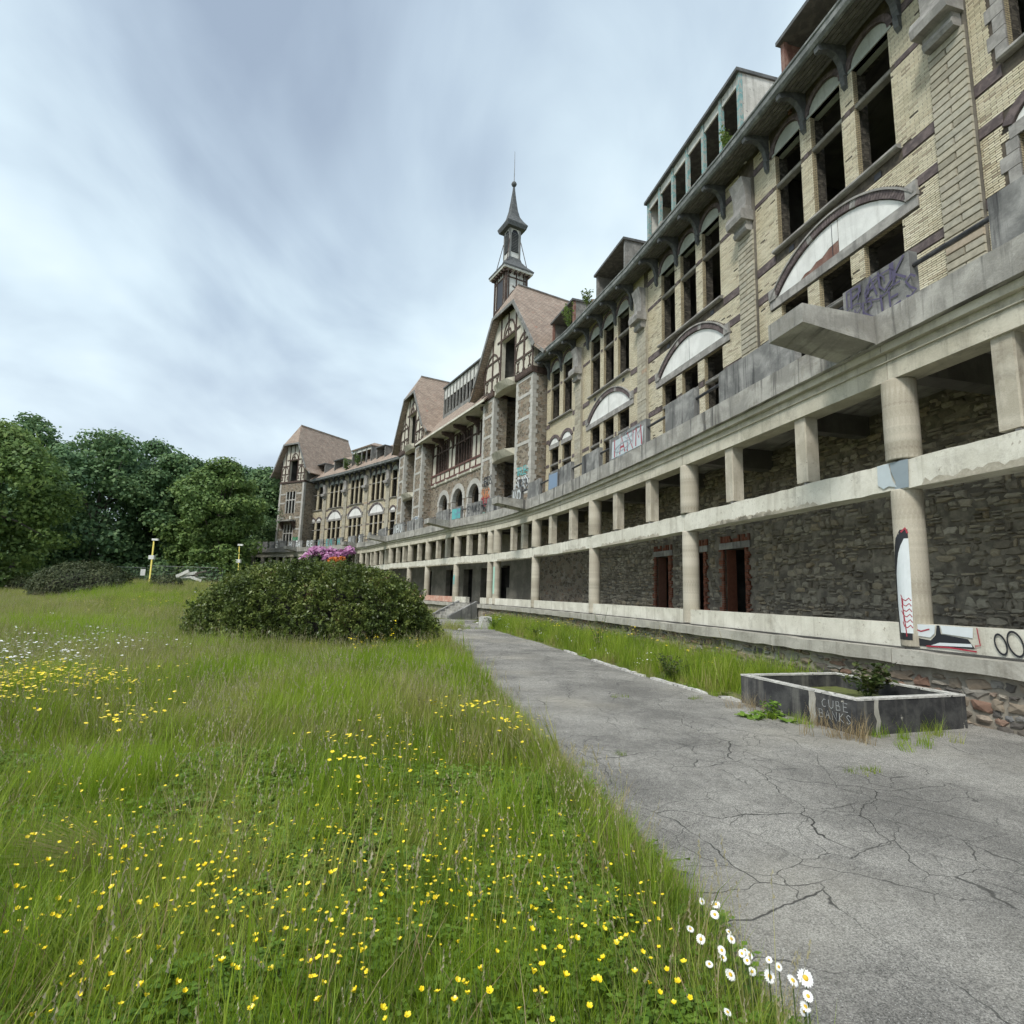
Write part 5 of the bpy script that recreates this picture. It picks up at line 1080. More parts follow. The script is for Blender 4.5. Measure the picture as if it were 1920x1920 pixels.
# rubble bits on the path
for i, (px, py) in enumerate([(868, 1178), (880, 1176), (858, 1175), (895, 1170), (862, 1183)]):
    p = at_z(px, py); m2 = MB(); r = random.uniform(.05, .1); m2.lathe([(r*.7, 0), (r, r*.4), (r*.6, r*.9), (.01, r)], 6, (p[0], p[1])); o = m2.build('rubble_lump', 'rim' if i == 3 else 'conc'); tag(o, 'whitish lump of rubble on the path before the steps' if i == 3 else 'small grey lump of rubble on the path before the steps', 'rubble', 'rubble on the path')

# ------------------------------------------------------------------ plants: prototypes and scattering
PROTO = bpy.data.collections.new('plant_prototypes')
def blade(mb, x, y, h, lean, ang, w, seg=3, m=0, droop=.5):
    ca, sa = math.cos(ang), math.sin(ang); n = len(mb.v)
    for i in range(seg+1):
        t = i/seg; r = lean*t**1.8; z = h*(t-droop*lean/h*.3*t*t) if h else 0; ww = w*(1-t)**.7*.5 if i < seg else 0
        cx, cy = x+ca*r, y+sa*r
        if i < seg: mb.v += [(cx-sa*ww, cy+ca*ww, z), (cx+sa*ww, cy-ca*ww, z)]
        else: mb.v.append((cx, cy, z))
    for i in range(seg-1): mb.f.append((n+2*i, n+2*i+1, n+2*i+3, n+2*i+2)); mb.m.append(m)
    mb.f.append((n+2*seg-2, n+2*seg-1, n+2*seg)); mb.m.append(m)
def proto(name, fn, mats):
    mb = MB(); fn(mb); me = mb.mesh(name, mats); o = bpy.data.objects.new(name, me); PROTO.objects.link(o); return o
def tuft(n, r, h0, h1, w, lean=.5, m=0):
    def fn(mb):
        for _ in range(n):
            a = random.uniform(0, 6.28); q = r*math.sqrt(random.random()); h = random.uniform(h0, h1); blade(mb, q*math.cos(a), q*math.sin(a), h, h*random.uniform(.1, lean), random.uniform(0, 6.28), w*random.uniform(.7, 1.3), 3, m)
    return fn
def seedstems(n, r, h0, h1):
    def fn(mb):
        for _ in range(n):
            a = random.uniform(0, 6.28); q = r*math.sqrt(random.random()); h = random.uniform(h0, h1); an = random.uniform(-.7, .7)+2.6; ln = h*random.uniform(.1, .4)
            x, y = q*math.cos(a), q*math.sin(a); blade(mb, x, y, h, ln, an, .0035, 3, 0)
            for k in range(8):
                t = .84+.16*k/8; cx, cy, z = x+math.cos(an)*ln*t**1.8, y+math.sin(an)*ln*t**1.8, h*(t-.15*ln/h*t*t); bb = random.uniform(0, 6.28); e = .007
                mb.poly([(cx, cy, z), (cx+e*math.cos(bb), cy+e*math.sin(bb), z+.006), (cx+e*.3*math.cos(bb+1), cy+e*.3*math.sin(bb+1), z+.016)], 1)
        for _ in range(n): a = random.uniform(0, 6.28); blade(mb, r*math.cos(a)*random.random(), r*math.sin(a)*random.random(), random.uniform(.12, .25), .1, a, .005, 3, 0)
    return fn
def rosette(n, l, w):
    def fn(mb):
        for k in range(n):
            a = 6.28*k/n+random.uniform(-.3, .3); ll = l*random.uniform(.6, 1.1); ww = w*random.uniform(.7, 1.1); ca, sa = math.cos(a), math.sin(a); up = random.uniform(.3, .9); pts = []
            n0 = len(mb.v)
            for i, (t, q) in enumerate(((0, .1), (.3, .8), (.6, 1), (.85, .6), (1, .02))):
                z = up*ll*(t-.5*t*t); mb.v += [(ca*ll*t-sa*ww*q*.5, sa*ll*t+ca*ww*q*.5, z), (ca*ll*t+sa*ww*q*.5, sa*ll*t-ca*ww*q*.5, z+.01)]
            for i in range(4): mb.f.append((n0+2*i, n0+2*i+1, n0+2*i+3, n0+2*i+2)); mb.m.append(0)
    return fn
MT['grass'] = leafmat('meadow_grass', [(0, (.09, .155, .018)), (.3, (.18, .265, .03)), (.55, (.28, .36, .05)), (.8, (.40, .43, .10)), (1, (.50, .45, .21))], .45, 1.1, .5, .65)
MT['grassy'] = leafmat('olive_grass', [(0, (.20, .22, .055)), (.4, (.33, .345, .095)), (.75, (.43, .425, .155)), (1, (.52, .475, .25))], .45, .5, .6, .5)
MT['bright'] = leafmat('fresh_grass', [(0, (.15, .265, .018)), (.5, (.29, .42, .034)), (1, (.42, .51, .075))], .5, 1.0, .45, .4)
MT['straw'] = leafmat('dry_grass', [(0, (.22, .155, .075)), (.5, (.33, .255, .135)), (1, (.44, .37, .23))], .25, .8, .7)
MT['seed'] = leafmat('seed_heads', [(0, (.28, .235, .13)), (.5, (.40, .355, .22)), (1, (.50, .46, .33))], .25, .8, .7)
MT['weed'] = leafmat('broad_weed', [(0, (.075, .15, .02)), (.5, (.14, .245, .032)), (1, (.23, .34, .06))], .25, .8, .45)
MT['buttercup'] = flat('buttercup_yellow', (.86, .66, .02), .35, .06)
MT['petal'] = flat('daisy_white', (.82, .82, .80), .5, .04)
MT['disc'] = flat('daisy_disc', (.72, .46, .03), .6, .15)
MT['stem'] = flat('flower_stem', (.07, .11, .025), .6)
random.seed(5)
protos = [proto('grass_tuft', tuft(26, .09, .12, .30, .006), 'grass'), proto('grass_tuft', tuft(22, .10, .18, .42, .0065, .7), 'grass'), proto('grass_tuft', tuft(30, .08, .08, .22, .0055), 'bright'), proto('grass_tuft', tuft(26, .12, .22, .46, .006, .55), 'bright'),
          proto('seed_grass', seedstems(6, .10, .35, .62), ['grassy', 'seed']), proto('dry_tuft', tuft(16, .08, .14, .38, .005, .9), 'straw'), proto('leafy_weed', rosette(11, .19, .055), 'weed'), proto('grass_tuft', tuft(46, .26, .2, .48, .010, .5), 'grassy'), proto('grass_tuft', tuft(44, .26, .16, .40, .010, .5), 'grass'), proto('seed_grass', seedstems(14, .3, .4, .66), ['grassy', 'seed'])]
# flowers used far off
def dots(n, r, h, e, m=0):
    def fn(mb):
        for _ in range(n):
            a = random.uniform(0, 6.28); q = r*math.sqrt(random.random()); x, y, z = q*math.cos(a), q*math.sin(a), h*random.uniform(.75, 1.15); b = random.uniform(0, 6.28); t = random.uniform(-.4, .4)
            mb.poly([(x+e*math.cos(b+k*1.256), y+e*math.sin(b+k*1.256), z+t*e*math.cos(k*1.256)) for k in range(5)], 0); blade(mb, x, y, z, .01, b, .003, 2, 1)
    return fn
protos.append(proto('yellow_flowers', dots(7, .2, .40, .015), ['buttercup', 'stem'])); protos.append(proto('white_flowers', dots(8, .26, .40, .019), ['petal', 'stem']))
protos.append(proto('low_weed', tuft(18, .06, .03, .10, .006, .9), 'grass'))
def mixpatch(r, parts, sg=3):
    def fn(mb):
        for n, h0, h1, w, lean, m in parts:
            for _ in range(n):
                a = random.uniform(0, 6.28); q = r*math.sqrt(random.random()); h = random.uniform(h0, h1); blade(mb, q*math.cos(a), q*math.sin(a), h, h*random.uniform(.1, lean), random.uniform(0, 6.28), w*random.uniform(.7, 1.3), sg, m)
    return fn
for k in range(3): protos.append(proto('grass_patch', mixpatch(.24, [(100, .10, .30, .006, .7, 0), (40, .12, .30, .0065, .7, 1), (6, .15, .36, .005, .9, 2), (8, .25, .42, .005, .5, 0)]), ['grass', 'bright', 'straw']))      # 13-15 mixed
for k in range(3): protos.append(proto('grass_patch', mixpatch(.22, [(150, .14, .40, .006, .45, 0), (20, .1, .3, .006, .6, 1)]), ['bright', 'grass']))      # 16-18 fresh and tall
for k in range(3): protos.append(proto('grass_patch', mixpatch(.24, [(60, .05, .16, .006, .9, 0), (30, .05, .2, .005, 1., 1), (26, .05, .2, .005, 1.4, 2)]), ['grass', 'grassy', 'straw']))      # 19-21 low and dry
for k in range(4): protos.append(proto('grass_patch', mixpatch(.40, [(90, .20, .44, .009, .6, 0), (80, .16, .42, .009, .55, 1), (16, .2, .5, .006, .8, 2)], 2), ['grassy', 'grass', 'seed']))  # 22-25 olive, mid distance
for k in range(3): protos.append(proto('grass_patch', mixpatch(.38, [(150, .22, .52, .009, .45, 0), (30, .16, .4, .009, .55, 1)], 2), ['bright', 'grass']))  # 26-28 fresh, mid distance
protos.append(proto('yellow_flowers', dots(4, .16, .27, .0075), ['buttercup', 'stem']))      # 29
def clover(n, r):
    def fn(mb):
        for _ in range(n):
            a = random.uniform(0, 6.28); q = r*math.sqrt(random.random()); x, y, z = q*math.cos(a), q*math.sin(a), random.uniform(.02, .13); e = random.uniform(.009, .016); b0 = random.uniform(0, 6.28)
            for k in range(3):
                b1 = b0+k*2.094; tl = random.uniform(-.3, .3); c_ = (x+e*math.cos(b1), y+e*math.sin(b1)); mb.poly([(x, y, z), (c_[0]-e*.7*math.sin(b1), c_[1]+e*.7*math.cos(b1), z+tl*e), (x+1.9*e*math.cos(b1), y+1.9*e*math.sin(b1), z+tl*e*.5), (c_[0]+e*.7*math.sin(b1), c_[1]-e*.7*math.cos(b1), z-tl*e*.4)], 0)
    return fn
protos.append(proto('clover_patch', clover(46, .12), 'weed'))      # 30
def gn_scatter(name, pts, scl, rot, idx, label=None):
    me = bpy.data.meshes.new(name); me.from_pydata([tuple(p) for p in pts], [], []); n = len(pts)
    me.attributes.new('scl', 'FLOAT', 'POINT').data.foreach_set('value', np.asarray(scl, np.float32)); me.attributes.new('rot', 'FLOAT_VECTOR', 'POINT').data.foreach_set('vector', np.asarray(rot, np.float32).ravel()); me.attributes.new('idx', 'INT', 'POINT').data.foreach_set('value', np.asarray(idx, np.int32))
    o = bpy.data.objects.new(name, me); link(o); tag(o, kind='stuff')
    ng = bpy.data.node_groups.new(name, 'GeometryNodeTree'); ng.interface.new_socket('Geometry', in_out='INPUT', socket_type='NodeSocketGeometry'); ng.interface.new_socket('Geometry', in_out='OUTPUT', socket_type='NodeSocketGeometry')
    gi, go = ng.nodes.new('NodeGroupInput'), ng.nodes.new('NodeGroupOutput'); ip = ng.nodes.new('GeometryNodeInstanceOnPoints'); ci = ng.nodes.new('GeometryNodeCollectionInfo'); ci.inputs[0].default_value = PROTO; ci.inputs['Separate Children'].default_value = True; ci.inputs['Reset Children'].default_value = True
    def na(nm, typ):
        a = ng.nodes.new('GeometryNodeInputNamedAttribute'); a.data_type = typ; a.inputs[0].default_value = nm; return a.outputs[0]
    lk = ng.links.new; lk(gi.outputs[0], ip.inputs['Points']); lk(ci.outputs[0], ip.inputs['Instance']); ip.inputs['Pick Instance'].default_value = True
    lk(na('idx', 'INT'), ip.inputs['Instance Index']); lk(na('rot', 'FLOAT_VECTOR'), ip.inputs['Rotation']); lk(na('scl', 'FLOAT'), ip.inputs['Scale']); lk(ip.outputs[0], go.inputs[0])
    md = o.modifiers.new('scatter', 'NODES'); md.node_group = ng; return o
names_sorted = sorted([o.name for o in PROTO.objects]); IDX = {id(o): names_sorted.index(o.name) for o in PROTO.objects}; PI = [IDX[id(o)] for o in protos]
def vnoise(x, y, sc, seed):
    r = np.random.default_rng(seed); g = r.random((64, 64)); fx, fy = (x*sc) % 63, (y*sc) % 63; ix, iy = fx.astype(int), fy.astype(int); tx, ty = fx-ix, fy-iy; tx, ty = tx*tx*(3-2*tx), ty*ty*(3-2*ty)
    return g[ix, iy]*(1-tx)*(1-ty)+g[ix+1, iy]*tx*(1-ty)+g[ix, iy+1]*(1-tx)*ty+g[ix+1, iy+1]*tx*ty
BC, BR = np.array([-4.55, 13.35]), (2.75, 1.95)
P_, S_, Rr, I_ = [], [], [], []
def add_pts(x, y, idx, sc, tilt=.12):
    n = len(x); z = hg(x, y); P_.append(np.stack([x, y, z-.01], 1)); S_.append(sc); I_.append(idx); Rr.append(np.stack([rng.normal(0, tilt, n), rng.normal(0, tilt, n), rng.uniform(0, 6.28, n)], 1))
def meadow(n, y0, y1, power, kinds):
    y = y0+(y1-y0)*rng.random(n)**power; xl = -1.0*y-1.6; xr = plx(np.minimum(y, 31)) + .03; x = xl+(xr-xl)*rng.random(n)
    if y1 > 9: ok = ((x-BC[0])/BR[0])**2+((y-BC[1])/BR[1])**2 > .8; x, y = x[ok], y[ok]
    ok = ~((y > 31) & (x > wallx(np.clip(y, 0, 69))-1.0)); x, y = x[ok], y[ok]
    return x, y
def pick(n, w):
    w = list(w)+[0]*(len(PI)-len(w)); return np.array(PI)[rng.choice(len(PI), n, p=np.array(w)/sum(w))]
# near meadow: big mixed patches inside, small tufts along the path edge, accents on top
def spread_pts(n, y0, y1, power, w, lo, hi, emin=.28):
    x, y = meadow(n, y0, y1, power, 0); ok = plx(np.minimum(y, 31))-x > emin; x, y = x[ok], y[ok]; add_pts(x, y, pick(len(x), w), lo+(hi-lo)*rng.random(len(x)))
def zone_pts(n, y0, y1, power, sets, lo, hi, emin, nsc, seed):
    x, y = meadow(n, y0, y1, power, 0); ok = plx(np.minimum(y, 31))-x > emin; x, y = x[ok], y[ok]; m = len(x); vn = vnoise(x+60, y+60, nsc, seed)+.12*rng.normal(size=m); v2 = vnoise(x+90, y+30, nsc*.7, seed+1)
    cls = np.clip(((vn-.22)/.56*len(sets)).astype(int), 0, len(sets)-1); idx = np.zeros(m, int)
    for c, st_ in enumerate(sets): q = cls == c; idx[q] = np.array(PI)[rng.choice(st_, q.sum())]
    add_pts(x, y, idx, (lo+(hi-lo)*rng.random(m))*(.72+.5*v2), .16)
zone_pts(3000, .75, 5.4, .8, [[19, 20, 21], [19, 20, 13, 14], [13, 14, 15], [13, 15, 20], [16, 17, 14]], .5, .85, .2, 1.25, 7)
spread_pts(1500, .75, 5.2, .8, [.6, .6, .6, 1.4, 1.3, 1.2, 1.2], .6, 1.3, .1); spread_pts(1500, .75, 4.6, .8, [0, 0, 0, 0, 0, 0, 1], .6, 1.5, .05); spread_pts(2600, .75, 4.6, .8, [0]*30+[1], .7, 1.4, .05)
for _ in range(46):                                   # separate taller clumps
    yy_ = 1.0+6.5*rng.random()**1.1; xx_ = -yy_*.98+(plx(yy_)-.4+yy_*.98)*rng.random(); k_ = int(rng.integers(4, 12)); kd = rng.choice([16, 17, 18, 15, 14]); t_ = rng.normal(0, .16, (k_, 2)); add_pts(xx_+t_[:, 0], yy_+t_[:, 1], np.full(k_, PI[kd]), .8+.45*rng.random(k_))
zone_pts(2500, 5.0, 13, .9, [[19, 21, 22], [22, 23, 24, 25], [13, 22, 25], [22, 26], [26, 27, 28]], .75, 1.15, .4, .62, 11); spread_pts(1900, 5.0, 13, .9, [0, 0, 0, 1.2, 3.4, .7, .3], .8, 1.25, .2)
zone_pts(3300, 12, 34, 1.0, [[22, 23], [22, 23, 24, 25], [7, 8, 24], [8, 26, 27]], .95, 1.4, .4, .3, 13); spread_pts(900, 12, 34, 1., [0, 0, 0, 0, .3, 0, 0, 0, 0, 1], .9, 1.3)
spread_pts(2300, 34, 60, 1.0, [0, 0, 0, 0, 0, 0, 0, 2, 2, .5]+[0]*12+[1, 1, 1, 1], 1.2, 1.9)
for y0, y1, n, wd_, s0 in ((.75, 5.2, 2300, .34, .5), (5.2, 12, 1500, .5, .6), (12, 31, 1600, .9, .7)):
    y = y0+(y1-y0)*rng.random(n); e = rng.random(n)*wd_; x = plx(y)-e+.04; k = e/wd_; idx = np.where(rng.random(n) < .16, PI[5], pick(n, [5, 3, 4, 1, .5, .2, .4])); add_pts(x, y, idx, (s0+.5*rng.random(n))*(.55+.5*k))
# flower patches out in the meadow
def patch(px, py, rx, ry, n, kind, z=.3):
    c = at_z(px, py, z)
    if c[1] > 60 or c[1] < 0: c = at_y(px, py, 30)
    t = rng.normal(0, 1, (n, 2)); x = c[0]+t[:, 0]*rx; y = c[1]+t[:, 1]*ry; add_pts(x, y, np.full(n, PI[kind]), .8+.4*rng.random(n), .1)
for q in [(110, 1305, .55, .35, 70, 10), (30, 1325, .5, .4, 30, 10), (340, 1150, 1.5, 1.1, 85, 10), (300, 1158, 1.2, .8, 30, 10), (150, 1140, 1.6, 1.0, 22, 10), (285, 1376, .2, .2, 6, 10), (60, 1250, .8, .5, 26, 11), (130, 1220, .9, .6, 22, 11), (110, 1190, 1.2, .7, 16, 11), (200, 1215, .9, .6, 14, 11), (160, 1175, 1.0, .6, 12, 11), (20, 1265, .5, .4, 16, 11), (770, 1215, .35, .5, 14, 10), (690, 1225, .5, .4, 12, 10), (670, 1440, .18, .2, 8, 10), (850, 1360, .2, .3, 9, 10), (1000, 1385, .1, .2, 4, 10)]: patch(*q)
# verge between path and plinth
n = 2600; y = 8.6+19.5*rng.random(n)**1.05; a_ = prx(y)+.04; b_ = np.array([wallx(v) for v in y])-.02; x = a_+(b_-a_)*rng.random(n); ed = np.clip((x-a_)/.45, 0, 1)
ok = ~((y < 9.3) & (x > 3.45)); x, y, ed = x[ok], y[ok], ed[ok]; n = len(x); idx = np.where(ed > .7, pick(n, [2, 4, 2, 6, .5, .1, .1, 0, 1, 0, .25, 0, 0]), pick(n, [3, 1, 2, 0, .3, 1.2, .6, 0, 0, 0, 0, .35, 1])); add_pts(x, y, idx, (.75+.7*rng.random(n))*(.5+.7*ed))
# weeds at the planter's foot and in cracks of the path
for px, py, rr, k, kk in [(1440, 1345, .16, 10, 6), (1500, 1355, .12, 8, 2), (1530, 1362, .1, 7, 5), (1600, 1388, .16, 14, 5), (1660, 1385, .25, 16, 2), (1720, 1380, .2, 12, 0), (1620, 1445, .05, 6, 12), (1605, 1452, .04, 3, 12), (1165, 1418, .02, 4, 12), (1095, 1435, .05, 5, 12), (1300, 1312, .06, 6, 12), (1160, 1310, .06, 5, 12), (880, 1180, .25, 10, 0), (860, 1172, .3, 8, 3), (925, 1180, .4, 20, 3), (830, 1178, .2, 8, 0), (1410, 1330, .15, 10, 5), (850, 1180, .25, 10, 7), (893, 1160, .35, 14, 8)]:
    c = at_z(px, py); t = rng.normal(0, rr, (k, 2)); add_pts(c[0]+t[:, 0], c[1]+t[:, 1], np.full(k, PI[kk]), .6+.5*rng.random(k))
for cx, cy, sx_, sy_, n in [(540, 1690, 120, 50, 26), (900, 1640, 110, 70, 34), (1030, 1790, 110, 60, 26), (150, 1660, 90, 50, 20), (600, 1860, 240, 40, 18), (760, 1500, 110, 40, 16), (300, 1800, 130, 60, 14)]:
    for _ in range(n):
        c = at_z(np.clip(rng.normal(cx, sx_), 5, 1500), np.clip(rng.normal(cy, sy_), 1420, 1915))
        if c[0] < plx(c[1])-.2: add_pts(np.array([c[0]]), np.array([c[1]]), np.array([PI[29]]), np.array([.8+.4*rng.random()]))
gn_scatter('meadow_grass', np.vstack(P_), np.concatenate(S_), np.vstack(Rr), np.concatenate(I_))

# ------------------------------------------------------------------ shrubs and trees
random.seed(51); rng = np.random.default_rng(51)
def leaves(pos, nrm, size, mat_i, fold=.25, asp=.45):
    """numpy leaf quads: kite-shaped, folded along the midrib; returns verts, faces"""
    n = len(pos); t = rng.normal(size=(n, 3)); t -= (t*nrm).sum(1)[:, None]*nrm; t /= np.linalg.norm(t, axis=1)[:, None]+1e-9; b = np.cross(nrm, t); L_ = size[:, None]
    v = np.stack([pos-t*L_*.5, pos+b*L_*asp*.5+nrm*L_*fold*.3, pos+t*L_*.5-nrm*L_*.12, pos-b*L_*asp*.5+nrm*L_*fold*.3], 1).reshape(-1, 3)
    return v
def leaf_mesh(name, v, mats, mi=None):
    n = len(v)//4; me = bpy.data.meshes.new(name); me.vertices.add(len(v)); me.vertices.foreach_set('co', v.astype(np.float32).ravel()); me.loops.add(4*n); me.loops.foreach_set('vertex_index', np.arange(4*n, dtype=np.int32)); me.polygons.add(n); me.polygons.foreach_set('loop_start', np.arange(0, 4*n, 4, dtype=np.int32)); me.polygons.foreach_set('loop_total', np.full(n, 4, np.int32))
    for m in mats: me.materials.append(MT[m])
    if mi is not None: me.polygons.foreach_set('material_index', mi.astype(np.int32))
    me.update(); me.validate(); return me
def unit(n):
    v = rng.normal(size=(n, 3)); return v/np.linalg.norm(v, axis=1)[:, None]
def crown_pts(clumps, per, shell=.5, flatten=.8, up=.35):
    """leaf positions and normals over a set of clump spheres (x,y,z,r)"""
    P, N = [], []
    for (x, y, z, r) in clumps:
        n = max(12, int(per*r*r)); d = unit(n); q = r*(shell+(1-shell)*rng.random(n)**.5)*(1+.12*rng.normal(size=n)); p = d*q[:, None]; p[:, 2] *= flatten; P.append(p+[x, y, z]); nn = d*.7+unit(n)*.6+[0, 0, up]; N.append(nn/np.linalg.norm(nn, axis=1)[:, None])
    return np.vstack(P), np.vstack(N)
MT['tree_a'] = leafmat('dark_beech_leaves', [(0, (.06, .12, .058)), (.5, (.115, .20, .08)), (1, (.19, .275, .10))], .25, .12, .6, .4)
MT['tree_b'] = leafmat('fresh_lime_leaves', [(0, (.085, .15, .05)), (.5, (.16, .25, .07)), (1, (.25, .33, .095))], .3, .15, .6, .4)
MT['tree_c'] = leafmat('bluish_maple_leaves', [(0, (.065, .135, .07)), (.5, (.12, .21, .09)), (1, (.19, .285, .11))], .25, .15, .6, .4)  # bluish cast stands in for distance haze
MT['bark'] = weather('grey_bark', (.07, .06, .048), (.13, .115, .095), sc=4, bsc=20, bstr=.8)
def tree(name, label, base, h, rx, mat, seed, trunk_h=.25, n_cl=70, per=150, leaf=.38, group='trees of the wood behind the fence'):
    global rng; rng = np.random.default_rng(seed); random.seed(seed); bx, by = base; bz = float(hg(bx, by))-.1
    o = thing(name, label, 'tree', (bx, by, bz), group)
    ch = h*(1-trunk_h); cz = bz+h*trunk_h; cl = []
    for _ in range(n_cl):
        d = unit(1)[0]; t = (d[2]+1)/2; q = .62+.38*random.random(); prof = math.sin(math.pi*min(.97, max(.10, t*.78+.14)))**.75
        cl.append((bx+d[0]*rx*q*(.35+.65*prof), by+d[1]*rx*q*(.35+.65*prof), cz+t*ch*.93, rx*random.uniform(.17, .34)))
    for _ in range(10): cl.append((bx+random.uniform(-.4, .4)*rx, by+random.uniform(-.4, .4)*rx, cz+random.uniform(.1, .8)*ch, rx*.4))
    P, N = crown_pts(cl, per*9/rx/rx*2.2, .6, .7); v = leaves(P, N, leaf*(.6+.8*rng.random(len(P))), 0, asp=.75)
    oc = bpy.data.objects.new('crown', leaf_mesh('crown', v, [mat])); link(oc, o)
    mb = MB(); tr = max(.16, h*.018); mb.tube([(bx, by, bz-.2), (bx+.1, by, bz+h*.2), (bx-.1, by+.1, bz+h*.5), (bx, by, bz+h*.8)], [tr*1.3, tr, tr*.65, tr*.2], 9); ot = mb.build('trunk', 'bark', o, smooth=True)
    for k in range(9):
        c_ = cl[random.randrange(len(cl))]; z0 = bz+h*random.uniform(.2, .5); m2 = MB(); m2.tube([(bx, by, z0), ((bx+c_[0])/2, (by+c_[1])/2, (z0+c_[2])/2+.3), c_[:3]], [tr*.45, tr*.3, tr*.08], 6); m2.build('limb', 'bark', ot, smooth=True)
    return o
def at_dir(px, y, py=1085): d = ray(px, py); return (d[0]/d[1]*y, y)
tree('beech_tree', 'large broad tree with layered drooping boughs left of the wood, foremost of the trees', at_dir(-48, 46), 14.6, 6.0, 'tree_b', 101, .04, 95, 170, .34)
tree('maple_tree', 'big round dark-green tree next to the broad layered tree', at_dir(165, 60), 17.6, 7.4, 'tree_c', 102, .03, 100, 170, .4)
tree('oak_tree', 'tree with sparse rounded top standing up behind the big round dark tree', at_dir(268, 72), 19.8, 5.6, 'tree_c', 103, .12, 70, 110, .42)
tree('beech_tree', 'dark dense tree in deep shade in the middle of the wood', at_dir(315, 63), 15.8, 5.6, 'tree_a', 104, .03, 85, 165, .38)
tree('lime_tree', 'lighter yellow-green tree standing out in the dark wood', at_dir(398, 60), 14.4, 4.7, 'tree_b', 105, .03, 80, 170, .34)
tree('oak_tree', 'dark green tree at the end of the wood beside the end gable', at_dir(482, 78), 18.0, 6.0, 'tree_a', 106, .04, 85, 165, .42)
tree('maple_tree', 'mid-green tree showing above the yellow-green tree', at_dir(355, 80), 18.0, 6.4, 'tree_c', 107, .05, 75, 150, .42)
tree('pine_tree', 'thin-topped tree with feathery crown behind the foremost tree', at_dir(18, 64), 21.5, 4.2, 'tree_c', 108, .3, 45, 100, .4)
tree('maple_tree', 'small-topped tree peeping out between the two biggest trees', at_dir(70, 76), 20.3, 6.0, 'tree_a', 109, .1, 70, 120, .42)
tree('beech_tree', 'shaded tree closing the wood behind the yellow-green tree', at_dir(445, 84), 19.0, 6.8, 'tree_c', 110, .04, 80, 150, .44)
tree('oak_tree', 'tall tree beyond the foremost tree', at_dir(-120, 62), 18.0, 7.5, 'tree_c', 111, .04, 80, 150, .44)
rng = np.random.default_rng(52); random.seed(52)
# undergrowth along the edge of the wood: one uncountable mass
cl = []
for k in range(120):
    px = random.uniform(-160, 540); c = at_dir(px, random.uniform(56, 62)); cl.append((c[0], c[1], float(hg(*c))+random.uniform(.2, 1.8), random.uniform(.9, 1.9)))
for k in range(150):
    px = random.uniform(-200, 520); c = at_dir(px, random.uniform(70, 92)); cl.append((c[0], c[1], random.uniform(.5, 11.5), random.uniform(1.6, 2.8)))
P, N = crown_pts(cl, 60, .5, .8); o = bpy.data.objects.new('undergrowth', leaf_mesh('undergrowth', leaves(P, N, .34*(.6+.8*rng.random(len(P))), 0, asp=.7), ['tree_a'])); link(o); tag(o, kind='stuff')

# the big mounded bush by the path
MT['bush'] = leafmat('bush_leaves', [(0, (.032, .048, .018)), (.3, (.075, .108, .028)), (.6, (.14, .185, .045)), (.88, (.225, .26, .07)), (.96, (.14, .10, .05)), (1, (.20, .07, .05))], .25, 1.3, .35, .5)
def mound(name, label, c, rx, ry, h, n, leaf, mat, cat='bush', lump=.12, group=None, wob=9, inner=True, pw=.62, shoots=0):
    z0 = float(hg(*c)); o = thing(name, label, cat, (c[0], c[1], z0), group); u = rng.random(n); th = rng.uniform(0, 2*math.pi, n); ph = np.arccos(1-u*.985)
    d = np.stack([np.sin(ph)**pw*np.cos(th), np.sin(ph)**pw*np.sin(th), np.cos(ph)**.95], 1)
    bl = unit(wob*7); bl[:, 2] = abs(bl[:, 2]); dots_ = d @ bl.T; lum = 1+lump*(np.maximum(0, (dots_-.86)/.14).max(1)-.5)
    q = lum*(1-.16*rng.random(n)**1.6)*(1+.03*rng.normal(size=n)); P = d*q[:, None]*[rx, ry, h]+[c[0], c[1], z0]; P[:, 2] = np.maximum(P[:, 2], z0+.01)
    nn = d/np.array([rx, ry, h]); nn /= np.linalg.norm(nn, axis=1)[:, None]; nn = nn*.8+unit(n)*.55+[0, 0, .25]; nn /= np.linalg.norm(nn, axis=1)[:, None]
    if shoots:
        ln = .5+.9*rng.random(n)**2; nn = nn*.7+[0, 0, .5]; nn /= np.linalg.norm(nn, axis=1)[:, None]; tip = P+nn*(.05*ln)[:, None]; k = shoots
        P = np.repeat(tip, k, 0)-np.repeat(nn*(.13*ln)[:, None], k, 0)*rng.random((n*k, 1))+unit(n*k)*.05; nn = np.repeat(nn, k, 0)*.55+unit(n*k)*.75; nn /= np.linalg.norm(nn, axis=1)[:, None]; n = n*k; P[:, 2] = np.maximum(P[:, 2], z0+.02)
    of = bpy.data.objects.new('foliage', leaf_mesh('foliage', leaves(P, nn, leaf*(.6+.8*rng.random(n)), 0, asp=.5), [mat])); link(of, o)
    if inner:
        mb = MB(); mb.lathe([(.84*math.sin(t)**pw, .80*math.cos(t)**.95) for t in np.linspace(math.pi/2-.01, .06, 9)], 22); mb.v = [(v[0]*rx+c[0], v[1]*ry+c[1], v[2]*h+z0-.02) for v in mb.v]; mb.build('inner_twigs', 'twigs', o, smooth=True)  # solid dark dome painted as the shade inside the foliage
    return o
MT['twigs'] = flat('dark_twigs', (.018, .017, .012), .95, .3)  # near-black colour stands in for shade between the leaves
mound('rounded_bush', 'large dense mounded bush with small dark green and reddish leaves beside the path', BC, 2.62, 1.95, 1.80, 7600, .07, 'bush', lump=.2, pw=.9, wob=12, shoots=12)
MT['bushfar'] = leafmat('distant_shrub_leaves', [(0, (.03, .042, .018)), (.5, (.06, .08, .03)), (1, (.105, .115, .05))], .2, .6, .6, .4)
